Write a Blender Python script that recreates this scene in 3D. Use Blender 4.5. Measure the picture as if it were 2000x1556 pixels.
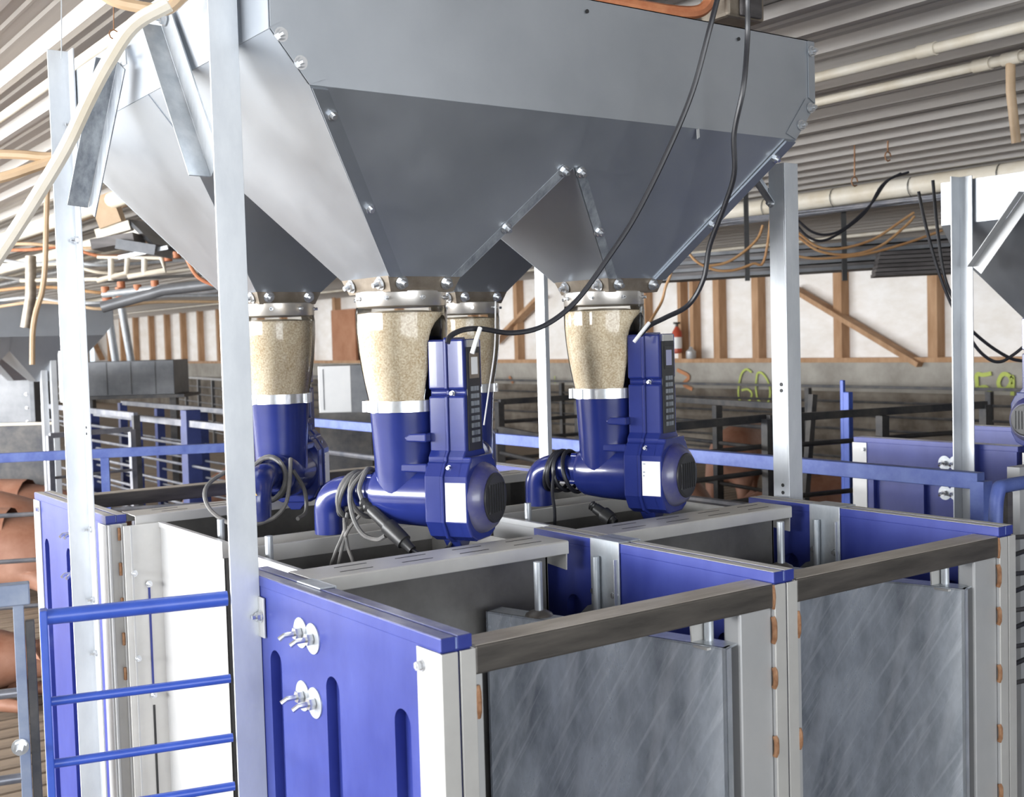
import bpy, bmesh, math, random
from mathutils import Vector, Matrix
random.seed(7)
sc = bpy.context.scene
for o in list(bpy.data.objects): bpy.data.objects.remove(o)
T = 1.05                      # height of the stall tops above the floor
# ------------------------------------------------------------------ camera
F, YAW, PITCH, ROLL = 2319.87, math.radians(54.223), math.radians(2.8023), math.radians(-1.5871)
CAM = Vector((-.8305, -1.3285, .3946 + T))
fw = Vector((math.cos(YAW)*math.cos(PITCH), math.sin(YAW)*math.cos(PITCH), -math.sin(PITCH)))
r0 = Vector((math.sin(YAW), -math.cos(YAW), 0)); u0 = r0.cross(fw)
rt = math.cos(ROLL)*r0 + math.sin(ROLL)*u0; up = -math.sin(ROLL)*r0 + math.cos(ROLL)*u0
cd = bpy.data.cameras.new('camera'); cam = bpy.data.objects.new('camera', cd); sc.collection.objects.link(cam)
m = Matrix((rt, up, -fw)).transposed().to_4x4(); m.translation = CAM; cam.matrix_world = m
cd.sensor_fit = 'HORIZONTAL'; cd.sensor_width = 36; cd.lens = F/2000*36; cd.clip_start = .05; cd.clip_end = 200
cd.dof.use_dof = True; cd.dof.focus_distance = 2.45; cd.dof.aperture_fstop = 9.0
sc.camera = cam
# ------------------------------------------------------------------ world, lights, exposure
w = bpy.data.worlds.new('world'); sc.world = w; w.use_nodes = True
bg = w.node_tree.nodes['Background']; bg.inputs[0].default_value = (.80, .90, 1, 1); bg.inputs[1].default_value = 1.0
def area(name, loc, rot, sx, sy, e, col):
    l = bpy.data.lights.new(name, 'AREA'); l.shape = 'RECTANGLE'; l.size = sx; l.size_y = sy; l.energy = e; l.color = col
    o = bpy.data.objects.new(name, l); sc.collection.objects.link(o); o.location = loc; o.rotation_euler = rot; return o
# daylight through the long open curtain side of the barn; an unseen fill light is added behind the camera
area('daylight_side_opening', (-5.4, 9.5, 1.72), (0, math.radians(-90), 0), 1.15, 21, 1700, (.97, .985, 1))
area('end_fill_light', (-1.2, -5.6, 1.5), (math.radians(90), 0, 0), 5.0, 1.8, 150, (.94, .97, 1))
area('daylight_far_opening', (2.0, 33.5, 1.5), (math.radians(-90), 0, 0), 9.0, 1.4, 300, (1, .98, .95))
vs = sc.view_settings; vs.view_transform = 'Standard'; vs.look = 'None'; vs.gamma = 1; vs.use_curve_mapping = False
vs.exposure = .7
# ------------------------------------------------------------------ pixel -> world helpers (frame 2000 x 1556)
def ray(x, y): return rt*((x-1000)/F) - up*((y-778)/F) + fw
def onX(x, y, v): d = ray(x, y); return CAM + d*((v-CAM.x)/d.x)
def onY(x, y, v): d = ray(x, y); return CAM + d*((v-CAM.y)/d.y)
def onZ(x, y, v): d = ray(x, y); return CAM + d*((v+T-CAM.z)/d.z)
def atD(x, y, D): return CAM + ray(x, y)*D
# ------------------------------------------------------------------ materials
def nt(name):
    m = bpy.data.materials.new(name); m.use_nodes = True; return m, m.node_tree, m.node_tree.nodes['Principled BSDF']
def mat(name, c1, c2=None, rough=.5, metal=0, scale=6, bump=0, detail=6, stretch=(1,1,1), c3=None, spec=.5, coat=0, r2=None, lo=.35, hi=.65):
    m, t, b = nt(name); N = t.nodes; L = t.links
    b.inputs['Roughness'].default_value = rough; b.inputs['Metallic'].default_value = metal
    b.inputs['Specular IOR Level'].default_value = spec; b.inputs['Coat Weight'].default_value = coat
    b.inputs['Base Color'].default_value = (*c1, 1)
    if c2:
        tc = N.new('ShaderNodeTexCoord'); mp = N.new('ShaderNodeMapping'); mp.inputs['Scale'].default_value = stretch
        L.new(tc.outputs['Object'], mp.inputs[0])
        n = N.new('ShaderNodeTexNoise'); n.inputs['Scale'].default_value = scale; n.inputs['Detail'].default_value = detail; n.inputs['Roughness'].default_value = .65
        L.new(mp.outputs[0], n.inputs['Vector'])
        cr = N.new('ShaderNodeValToRGB'); e = cr.color_ramp.elements
        e[0].position = lo; e[0].color = (*c1, 1); e[1].position = hi; e[1].color = (*c2, 1)
        if c3: x = e.new(min(.95, hi+.12)); x.color = (*c3, 1)
        L.new(n.outputs['Fac'], cr.inputs[0]); L.new(cr.outputs[0], b.inputs['Base Color'])
        if r2 is not None:
            mr = N.new('ShaderNodeMapRange'); mr.inputs[1].default_value = lo; mr.inputs[2].default_value = hi
            mr.inputs[3].default_value = rough; mr.inputs[4].default_value = r2
            L.new(n.outputs['Fac'], mr.inputs[0]); L.new(mr.outputs[0], b.inputs['Roughness'])
        if bump:
            bp = N.new('ShaderNodeBump'); bp.inputs['Strength'].default_value = bump; bp.inputs['Distance'].default_value = .01
            L.new(n.outputs['Fac'], bp.inputs['Height']); L.new(bp.outputs[0], b.inputs['Normal'])
    return m
M = {}
M['steel']   = mat('hopper_sheet_steel', (.44,.475,.52), (.50,.53,.57), .33, .80, 3, .02, r2=.44)
M['strip']   = mat('lap_strip_steel', (.36,.39,.43), (.42,.45,.49), .36, .78, 5, .02)
M['galv']    = mat('galvanised_steel', (.44,.48,.52), (.62,.65,.68), .42, .55, 22, .03, r2=.3, stretch=(1,1,.5))
M['galvd']   = mat('galvanised_dull', (.20,.22,.25), (.42,.45,.48), .5, .5, 40, .04, stretch=(1,1,.25))
M['post']    = mat('post_galvanised', (.58,.61,.65), (.72,.75,.78), .42, .45, 9, .02, stretch=(1,1,.4))
M['stain']   = mat('stainless_sheet', (.56,.55,.53), (.66,.65,.62), .40, .4, 4, .01)
M['sheetshade']   = mat('shaded_stall_sheet', (.13,.125,.12), (.22,.215,.205), .42, .5, 5, .02, c3=(.20,.14,.09))  # shade inside stalls and troughs put into the colour, with brown blotches
M['stainw']  = mat('stainless_pale', (.44,.45,.46), (.52,.52,.52), .42, .35, 3, .01)
M['tube']    = mat('dusty_steel_tube', (.085,.078,.072), (.16,.145,.13), .40, .5, 8, .03, stretch=(.5,4,4), c3=(.22,.19,.16))
M['rdust']   = mat('rail_top_dust', (.36,.32,.27), (.50,.46,.41), .5, .2, 14, .03, stretch=(.6,3,3), c3=(.2,.17,.14))
M['door']    = mat('smeared_galvanised_door', (.24,.265,.30), (.58,.63,.69), .36, .35, 4.5, .02, detail=9, stretch=(1,2.6,1.1), c3=(.72,.76,.80), r2=.26, lo=.32, hi=.68)
M['blue']    = mat('blue_stall_plastic', (.022,.034,.215), (.042,.060,.285), .36, 0, 7, .02, c3=(.11,.14,.37), stretch=(1,1,.5))
M['pblue']   = mat('pale_scuffed_blue', (.16,.22,.50), (.30,.36,.60), .4, 0, 12)
M['bluet']   = mat('dusty_blue_cap', (.05,.06,.20), (.40,.40,.41), .28, 0, 12, .02, stretch=(1,.5,1))
M['dust']    = mat('dusty_blue_cap_grey', (.46,.45,.43), (.58,.56,.53), .5, 0, 16, .02, stretch=(1,.5,1))
M['fblue']   = mat('glossy_blue_housing', (.014,.024,.145), (.020,.032,.18), .2, 0, 5, 0, coat=.25)
M['fblued']  = mat('dusty_blue_motor', (.028,.03,.17), (.10,.10,.17), .3, 0, 9, .02, coat=.2)
M['gblue']   = mat('blue_painted_steel', (.035,.085,.42), (.05,.11,.50), .35, 0, 14, .02, stretch=(1,1,1))
M['oblue']   = mat('worn_blue_paint', (.065,.10,.33), (.12,.17,.42), .5, .1, 13, .05, c3=(.14,.10,.08))
M['fence']   = mat('dark_pen_steel', (.035,.037,.045), (.09,.085,.08), .5, .4, 9, .04)
M['fenceg']  = mat('grey_pen_rail', (.13,.14,.17), (.26,.26,.28), .4, .5, 9, .04)
M['black']   = mat('black_plastic', (.018,.018,.02), (.03,.03,.03), .4, 0, 30, .02)
M['cable']   = mat('black_cable_rubber', (.02,.02,.025), None, .35)
M['gcable']  = mat('dusty_grey_cable', (.10,.10,.10), (.17,.16,.15), .5, 0, 30)
M['white']   = mat('white_sticker', (.85,.85,.85), None, .45)
M['bolt']    = mat('zinc_bolt', (.62,.64,.66), (.75,.76,.78), .25, .85, 60)
M['weld']    = mat('rusty_weld', (.22,.10,.045), (.40,.22,.12), .7, .2, 60, .2)
M['tray']    = mat('stained_steel_collar', (.22,.18,.14), (.36,.31,.25), .4, .6, 16, .03)
M['band']    = mat('outlet_band_steel', (.42,.38,.34), (.58,.56,.53), .3, .7, 5, .01)
M['wood']    = mat('stud_lumber', (.36,.20,.10), (.50,.31,.18), .75, 0, 5, .05, stretch=(2,2,.4))
M['plyw']    = mat('reddish_plywood', (.36,.15,.07), (.45,.22,.12), .7, 0, 3, .03)
M['insul']   = mat('white_insulation_film', (.78,.74,.69), (.88,.86,.84), .5, 0, 2.2, .35, stretch=(1,1.2,2.5), detail=4)
M['conc']    = mat('stained_concrete', (.27,.25,.22), (.42,.40,.36), .85, 0, 2.2, .08, detail=9)
M['slat']    = mat('dirty_floor_slat', (.15,.11,.08), (.30,.235,.17), .8, 0, 7, .12, detail=8, stretch=(.4,2,1))
M['wallshade']  = mat('shaded_wall_concrete', (.075,.058,.042), (.20,.175,.145), .85, 0, 2.5, .05, detail=8)  # brown tone standing in for shade on the lower wall
M['alley']   = mat('pale_bounce_concrete', (.42,.41,.39), (.52,.51,.48), .8, 0, 3, .04)  # pale tone chosen so the unseen floor bounces light
M['cblue']   = mat('chalky_blue_paint', (.16,.20,.30), (.26,.30,.38), .5, .2, 10, .05, c3=(.14,.11,.08))
M['dblue']   = mat('dull_blue_post', (.018,.028,.11), (.03,.045,.16), .5, 0, 12, .04)
M['pit']     = mat('manure_pit', (.03,.024,.018), (.05,.04,.03), .9, 0, 3)
M['pvc']     = mat('cream_pipe', (.62,.55,.43), (.74,.70,.62), .45, 0, 4, .01)
M['pvcb']    = mat('tan_hose', (.42,.29,.17), (.52,.38,.25), .55, 0, 5, .02)
M['orange']  = mat('orange_cord', (.33,.17,.07), (.42,.25,.12), .55, 0, 8)
M['rust']    = mat('rust_coupling', (.33,.10,.04), (.45,.18,.08), .6, 0, 20)
M['dark']    = mat('dark_hanging_duct', (.05,.045,.045), (.13,.12,.12), .5, .3, 4, .06, stretch=(1,.3,6))
M['pig']     = mat('reddish_brown_pig_hide', (.25,.105,.06), (.40,.215,.15), .55, 0, 3.2, .04, c3=(.50,.33,.27))
M['eye']     = mat('pig_eye', (.02,.015,.01), None, .2)
M['red']     = mat('red_enamel', (.45,.06,.03), (.52,.10,.05), .4, 0, 5)
M['screen']  = mat('pale_display', (.35,.36,.55), None, .25)
M['yell']    = mat('yellow_sticker', (.75,.45,.08), None, .5)
M['spray']   = mat('yellow_green_spray', (.50,.58,.12), (.42,.50,.12), .7, 0, 30)
M['osp']     = mat('orange_spray', (.52,.22,.10), (.42,.2,.1), .8, 0, 8)
M['cab']     = mat('cabinet_steel', (.13,.135,.145), (.20,.205,.215), .42, .35, 4, .03)
M['dim']     = mat('grey_cabinet', (.085,.09,.10), (.14,.145,.155), .45, .4, 6, .03)
dm = M['door'].node_tree; N, L = dm.nodes, dm.links; pb = N['Principled BSDF']; src = pb.inputs['Base Color'].links[0].from_socket
tc = N.new('ShaderNodeTexCoord'); col = src
for rot, sc_, lo_, amt in (((1.05,0,0),(1,3,70),.56,.30),((-.5,0,0),(1,90,3),.60,.25),((1.35,0,0),(1,1.2,25),.50,.22)):
    mp_ = N.new('ShaderNodeMapping'); mp_.inputs['Rotation'].default_value = rot; L.new(tc.outputs['Object'], mp_.inputs[0])
    m2_ = N.new('ShaderNodeMapping'); m2_.inputs['Scale'].default_value = sc_; L.new(mp_.outputs[0], m2_.inputs[0])
    n_ = N.new('ShaderNodeTexNoise'); n_.inputs['Scale'].default_value = 1.6; n_.inputs['Detail'].default_value = 3; L.new(m2_.outputs[0], n_.inputs['Vector'])
    mr_ = N.new('ShaderNodeMapRange'); mr_.inputs[1].default_value = lo_; mr_.inputs[2].default_value = lo_+.14; mr_.inputs[3].default_value = 0; mr_.inputs[4].default_value = amt; L.new(n_.outputs['Fac'], mr_.inputs[0])
    x_ = N.new('ShaderNodeMix'); x_.data_type = 'RGBA'; L.new(mr_.outputs[0], x_.inputs[0]); L.new(col, x_.inputs[6]); x_.inputs[7].default_value = (.85,.88,.92,1); col = x_.outputs[2]
L.new(col, pb.inputs['Base Color'])
# ceiling steel with dust
M['ceil']    = mat('dusty_corrugated_steel', (.52,.49,.46), (.66,.64,.62), .42, .3, 3, .03, stretch=(3,.25,1), c3=(.50,.40,.28))
# feed grain
g, t, b = nt('ground_feed'); N, L = t.nodes, t.links
tc = N.new('ShaderNodeTexCoord'); v = N.new('ShaderNodeTexNoise'); v.inputs['Scale'].default_value = 260; v.inputs['Detail'].default_value = 3
v2 = N.new('ShaderNodeTexNoise'); v2.inputs['Scale'].default_value = 30
L.new(tc.outputs['Object'], v.inputs['Vector']); L.new(tc.outputs['Object'], v2.inputs['Vector'])
cr = N.new('ShaderNodeValToRGB'); e = cr.color_ramp.elements; e[0].position = .30; e[0].color = (.52,.38,.22,1); e[1].position = .66; e[1].color = (.92,.84,.70,1)
mx = N.new('ShaderNodeMix'); mx.data_type = 'FLOAT'; mx.inputs[0].default_value = .25; L.new(v.outputs[0], mx.inputs[2]); L.new(v2.outputs[0], mx.inputs[3])
L.new(mx.outputs[0], cr.inputs[0]); L.new(cr.outputs[0], b.inputs['Base Color']); b.inputs['Roughness'].default_value = .9
bp = N.new('ShaderNodeBump'); bp.inputs['Strength'].default_value = .5; bp.inputs['Distance'].default_value = .002; L.new(v.outputs[0], bp.inputs['Height']); L.new(bp.outputs[0], b.inputs['Normal'])
M['feed'] = g
# clear plastic: thin wall, mostly transparent with gloss
g, t, b = nt('clear_plastic'); N, L = t.nodes, t.links
tr = N.new('ShaderNodeBsdfTransparent'); tr.inputs[0].default_value = (.95,.95,.93,1); gl = N.new('ShaderNodeBsdfGlossy'); gl.inputs['Roughness'].default_value = .08
fr = N.new('ShaderNodeFresnel'); fr.inputs[0].default_value = 1.5; ms = N.new('ShaderNodeMixShader')
L.new(fr.outputs[0], ms.inputs[0]); L.new(tr.outputs[0], ms.inputs[1]); L.new(gl.outputs[0], ms.inputs[2])
L.new(ms.outputs[0], N['Material Output'].inputs[0]); M['clear'] = g
# ------------------------------------------------------------------ mesh builder
class MB:
    def __init__(s): s.v = []; s.f = []; s.sm = []
    def add(s, vs, fs, smooth=False):
        n = len(s.v); s.v += [tuple(p) for p in vs]; s.f += [tuple(i+n for i in f) for f in fs]; s.sm += [smooth]*len(fs); return s
    def box(s, x0, x1, y0, y1, z0, z1):
        return s.add([(x,y,z) for x in (x0,x1) for y in (y0,y1) for z in (z0,z1)],
            [(0,1,3,2),(4,6,7,5),(0,4,5,1),(2,3,7,6),(0,2,6,4),(1,5,7,3)])
    def bar(s, a, b, wd, h, upv=(0,0,1)):      # rectangular bar from a to b
        a = Vector(a); b = Vector(b); d = (b-a).normalized(); U = Vector(upv)
        sd = d.cross(U)
        if sd.length < 1e-4: sd = d.cross(Vector((0,1,0)))
        sd.normalize(); U = sd.cross(d)
        vs = [p + sd*(i*wd/2) + U*(j*h/2) for p in (a,b) for i in (-1,1) for j in (-1,1)]
        return s.add(vs, [(0,1,3,2),(4,6,7,5),(0,4,5,1),(2,3,7,6),(0,2,6,4),(1,5,7,3)])
    def prism(s, pts, off):                    # polygon pts extruded by vector off
        pts = [Vector(p) for p in pts]; off = Vector(off); n = len(pts)
        vs = pts + [p+off for p in pts]
        return s.add(vs, [tuple(range(n))[::-1], tuple(range(n, 2*n))] + [(i,(i+1)%n,n+(i+1)%n,n+i) for i in range(n)])
    def plate(s, pts, th):                     # polygon extruded along its normal
        pts = [Vector(p) for p in pts]; nn = Vector()
        for i in range(len(pts)): nn += (pts[i]-pts[0]).cross(pts[(i+1)%len(pts)]-pts[0])
        return s.prism(pts, nn.normalized()*th)
    def tube(s, pts, r, n=10, caps=True):
        pts = [Vector(p) for p in pts]; rings = []; U = None
        for i, p in enumerate(pts):
            d = (pts[min(i+1,len(pts)-1)]-pts[max(i-1,0)]).normalized()
            if U is None: U = d.orthogonal().normalized()
            else:
                U = U - d*U.dot(d)
                U = U.normalized() if U.length > 1e-5 else d.orthogonal().normalized()
            V = d.cross(U); rr = r[i] if isinstance(r, (list, tuple)) else r
            rings.append([p + U*(rr*math.cos(2*math.pi*k/n)) + V*(rr*math.sin(2*math.pi*k/n)) for k in range(n)])
        vs = [q for R in rings for q in R]; fs = []
        for i in range(len(pts)-1):
            for k in range(n): fs.append((i*n+k, i*n+(k+1)%n, (i+1)*n+(k+1)%n, (i+1)*n+k))
        s.add(vs, fs, True)
        if caps:
            s.add(rings[0], [tuple(range(n))[::-1]]); s.add(rings[-1], [tuple(range(n))])
        return s
    def lathe(s, prof, n=32, c=(0,0,0), ax='z', caps=True, clamp=None):   # prof: (r, h)
        c = Vector(c); rings = []
        for r, h in prof:
            R = []
            for k in range(n):
                a = 2*math.pi*k/n; p = (r*math.cos(a), r*math.sin(a), h)
                if ax == 'x': p = (h, r*math.cos(a), r*math.sin(a))
                if ax == 'y': p = (r*math.sin(a), h, r*math.cos(a))
                if clamp: p = (min(p[0], clamp(h)), p[1], p[2])
                R.append(c + Vector(p))
            rings.append(R)
        fs = [(i*n+k, i*n+(k+1)%n, (i+1)*n+(k+1)%n, (i+1)*n+k) for i in range(len(prof)-1) for k in range(n)]
        s.add([q for R in rings for q in R], fs, True)
        if caps: s.add(rings[0], [tuple(range(n))[::-1]]); s.add(rings[-1], [tuple(range(n))])
        return s
    def mesh(s, name, mt):
        me = bpy.data.meshes.new(name); me.from_pydata(s.v, [], s.f); me.polygons.foreach_set('use_smooth', s.sm)
        bm = bmesh.new(); bm.from_mesh(me); bmesh.ops.recalc_face_normals(bm, faces=bm.faces); bm.to_mesh(me); bm.free()
        me.materials.append(M[mt] if isinstance(mt, str) else mt); me.update()
        if any(s.sm): me.set_sharp_from_angle(angle=math.radians(38))
        return me
    def obj(s, name, mt, parent=None, bevel=0, **k):
        o = bpy.data.objects.new(name, s.mesh(name, mt)); sc.collection.objects.link(o)
        if parent: o.parent = parent
        if bevel:
            b = o.modifiers.new('bevel', 'BEVEL'); b.width = bevel; b.segments = 2; b.limit_method = 'ANGLE'; b.angle_limit = .7
        for kk, vv in k.items(): o[kk] = vv
        return o
def tag(o, label=None, cat=None, group=None, kind=None):
    for k, v in (('label', label), ('category', cat), ('group', group), ('kind', kind)):
        if v: o[k] = v
    return o
def thing(name, label, cat, loc=(0,0,0), rz=0, group=None):
    o = bpy.data.objects.new(name, None); sc.collection.objects.link(o); o.location = loc; o.rotation_euler = (0,0,rz)
    o.empty_display_size = .05; return tag(o, label, cat, group)
def dup(root, loc=None, rz=None, label=None, group=None, mir=None):
    def cp(o, par):
        c = o.copy(); sc.collection.objects.link(c); c.parent = par
        for ch in kids[o]: cp(ch, c)
        return c
    kids = {}
    def walk(o):
        kids[o] = list(o.children)
        for c in kids[o]: walk(c)
    walk(root); c = cp(root, None)
    if loc is not None: c.location = loc
    if rz is not None: c.rotation_euler = (0,0,rz)
    if mir: c.scale = mir
    return tag(c, label, None, group)
_mc = {}
def bolt_at(parent, p, nrm, r=.009, name='bolt', long=.016):
    """washer + hex nut + thread end, one shared mesh per size"""
    key = (r, long)
    if key not in _mc:
        b = MB(); b.lathe([(r*1.35,0),(r*1.35,.0015)], 14); b.lathe([(r,.0015),(r,.0085)], 6); b.lathe([(r*.5,.0085),(r*.5,long)], 8)
        _mc[key] = b.mesh('bolt', 'bolt')
    o = bpy.data.objects.new(name, _mc[key]); sc.collection.objects.link(o); o.parent = parent
    o.location = p; o.rotation_euler = Vector((0,0,1)).rotation_difference(Vector(nrm).normalized()).to_euler(); return o
def smooth(pts, k=6):                          # Catmull-Rom
    P = [Vector(p) for p in pts]; P = [P[0]*2-P[1]] + P + [P[-1]*2-P[-2]]; out = []
    for i in range(1, len(P)-2):
        for j in range(k):
            t = j/k; a, b, c, d = P[i-1:i+3]
            out.append(.5*((2*b)+(-a+c)*t+(2*a-5*b+4*c-d)*t*t+(-a+3*b-3*c+d)*t**3))
    out.append(P[-2]); return out

# ================================================================== SETTING
XW, YB, YE, XL, ZC = 9.5, -6.0, 34.0, -5.6, T+1.30
fl = MB().box(XL, XW, YB, YE, -.35, -.30).obj('floor', 'pit'); fl['kind'] = 'structure'
# floor slats, running along X, as far as they can be told apart; solid strip beyond
sm_ = MB().box(-1.6, XW-.02, 0, .098, -.10, 0).mesh('floor_slat', 'slat')
for i in range(60):
    o = bpy.data.objects.new('floor_slat', sm_); sc.collection.objects.link(o); o.parent = fl; o.location = (0, .4+i*.12, 0)
MB().box(-1.6, XW-.02, .4+60*.12, YE, -.1, 0).obj('floor_or_unseen_slab', 'slat', fl)
MB().box(XL, XW-.02, YB, .39, -.1, 0).obj('floor_or_unseen_slab', 'pit', fl); MB().box(XL, -1.62, .39, YE, -.1, 0).obj('floor_or_unseen_slab', 'alley', fl)  # unseen slabs: left one made pale to bounce light, near one darkened

def structure(o): o['kind'] = 'structure'; return o
# corrugated ceiling: sheets of .9144 m, ribs along Y
def sheet_mesh():
    p = .2286; prof = []
    for k in range(4):
        x = k*p
        prof += [(x,0),(x+.022,-.032),(x+.046,-.032),(x+.068,0),(x+.105,0),(x+.112,-.007),(x+.120,-.007),(x+.127,0),(x+.165,0),(x+.172,-.007),(x+.180,-.007),(x+.187,0)]
    prof.append((4*p,0)); b = MB(); n = len(prof)
    vs = [(x,0,z) for x,z in prof] + [(x,1,z) for x,z in prof]
    b.add(vs, [(i,i+1,n+i+1,n+i) for i in range(n-1)])
    b.add([(0,0,.02),(4*p,0,.02),(4*p,1,.02),(0,1,.02)], [(0,1,2,3)])
    return b.mesh('corrugated_sheet', 'ceil')
cl = structure(MB().box(XL, XW, YB, YE, ZC+.06, ZC+.12).obj('ceiling', 'ceil'))
shm = sheet_mesh(); k = 0
x = XL
while x < XW-.1:
    o = bpy.data.objects.new('corrugated_sheet', shm); sc.collection.objects.link(o); o.parent = cl
    o.location = (x, YB, ZC + (k%2)*.002); o.scale = (1, YE-YB, 1); x += .9144; k += 1
# right wall: concrete knee wall, sill, studs, film
ZS = T+.06
wr = structure(MB().box(XW, XW+.2, YB, YE, -.3, ZS).obj('wall_right', 'conc'))
MB().box(XW-.04, XW+.16, YB, YE, ZS, ZS+.05).obj('sill_plate', 'wood', wr)
MB().box(XW+.12, XW+.2, YB, YE, ZS+.05, ZC+.05).obj('insulation_film', 'insul', wr)
studs = [(1328,.06),(1352,.06),(1400,.10),(1476,.10),(1637,.11),(1822,.11),(1008,.09),(1260,.05),(940,.05)]
ys = []
for px, wd in studs: ys.append((onX(px, 640, XW).y, wd))
y = ys[6][0] + 1.2
while y < YE-1:
    ys.append((y, .11)); y += 1.17 + random.uniform(-.08, .08)
y = ys[5][0] - 1.2
while y > YB: ys.append((y, .11)); y -= 1.2
for y, wd in ys: MB().box(XW-.01, XW+.12, y-wd/2, y+wd/2, ZS+.05, ZC).obj('stud', 'wood', wr)
for (a, b_) in (((1545,560),(1800,712)), ((1058,578),(965,672)), ((170,640),(200,702))):
    A = onX(*a, XW-.02); B = onX(*b_, XW-.02); MB().bar(A, B, .05, .15, (1,0,0)).obj('diagonal_brace', 'wood', wr)
# the header blocking and the reddish plywood panel between studs
A = onX(648, 606, XW-.03); B = onX(698, 712, XW-.03); MB().box(XW-.05, XW-.01, B.y, A.y, ZS+.05, A.z).obj('plywood_panel', 'plyw', wr)
MB().box(XW-.012, XW-.001, YB, YE, -.02, .80).obj('wall_shade_band', 'wallshade', wr)  # shade of the lower wall painted as a darker band
# graffiti numbers sprayed on the knee wall
def stroke(pts, wpx, mt, name):
    P = [onX(x, y, XW-.022) for x, y in pts]
    b = MB(); P = smooth(P, 5)
    vs = []; hw = wpx/F*11.5/2
    for i, p in enumerate(P):
        d = P[min(i+1,len(P)-1)]-P[max(i-1,0)]; d.x = 0; d.normalize(); nn = Vector((0,-d.z,d.y))
        vs += [p+nn*hw, p-nn*hw]
    b.add(vs + [q+Vector((.01,0,0)) for q in vs], [(2*i,2*i+1,2*i+3,2*i+2) for i in range(len(P)-1)])
    return b.obj(name, mt, wr)
stroke([(1468,727),(1458,721),(1449,728),(1444,745),(1442,768),(1445,782),(1456,787),(1465,780),(1468,768),(1460,760),(1448,762)], 5, 'spray', 'sprayed_digit')
stroke([(1476,760),(1477,740),(1480,728),(1490,730),(1501,748),(1504,768),(1500,785),(1490,788),(1480,780),(1476,760)], 5, 'spray', 'sprayed_digit')
stroke([(1936,729),(1920,732),(1908,731),(1908,748),(1910,757),(1925,756),(1934,768),(1933,785),(1922,795)], 8, 'spray', 'sprayed_digit')
stroke([(1976,745),(1970,733),(1958,731),(1950,745),(1953,757),(1964,760),(1973,750),(1977,735),(1978,752),(1977,772)], 8, 'spray', 'sprayed_digit')
stroke([(1322,722),(1345,735),(1335,750),(1352,760)], 9, 'osp', 'orange_spray_mark')
stroke([(994,735),(1002,748)], 9, 'osp', 'orange_spray_mark')
stroke([(1083,734),(1084,748)], 3, 'spray', 'spray_mark')
# other walls: left with open curtain side, ends with openings
wl = structure(MB().box(XL-.15, XL, YB, YE, -.3, 1.1).obj('wall_left', 'conc'))
MB().box(XL-.1, XL, YB, YE, ZC-.12, ZC+.06).obj('top_plate', 'wood', wl)
y = YB
while y < YE: MB().box(XL-.1, XL, y, y+.1, 1.1, ZC-.12).obj('side_post', 'wood', wl); y += 2.44
MB().box(XL-.14, XL-.1, YB, -1.2, 1.1, ZC+.06).obj('wall_or_light_block_sheet', 'stainw', wl)  # unseen sheet added to block side light around the camera
wb = structure(MB().box(XL, XW, YB-.15, YB, -.3, .55).obj('wall_back', 'conc'))
MB().box(1.6, XW, YB-.15, YB, .55, ZC+.06).obj('wall_or_light_block_sheet', 'stain', wb)
we = structure(MB().box(XL, XW, YE, YE+.15, -.3, .8).obj('wall_far', 'conc'))
MB().box(6.8, XW, YE, YE+.15, .8, ZC+.06).obj('wall_or_light_block_sheet', 'stainw', we)

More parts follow.
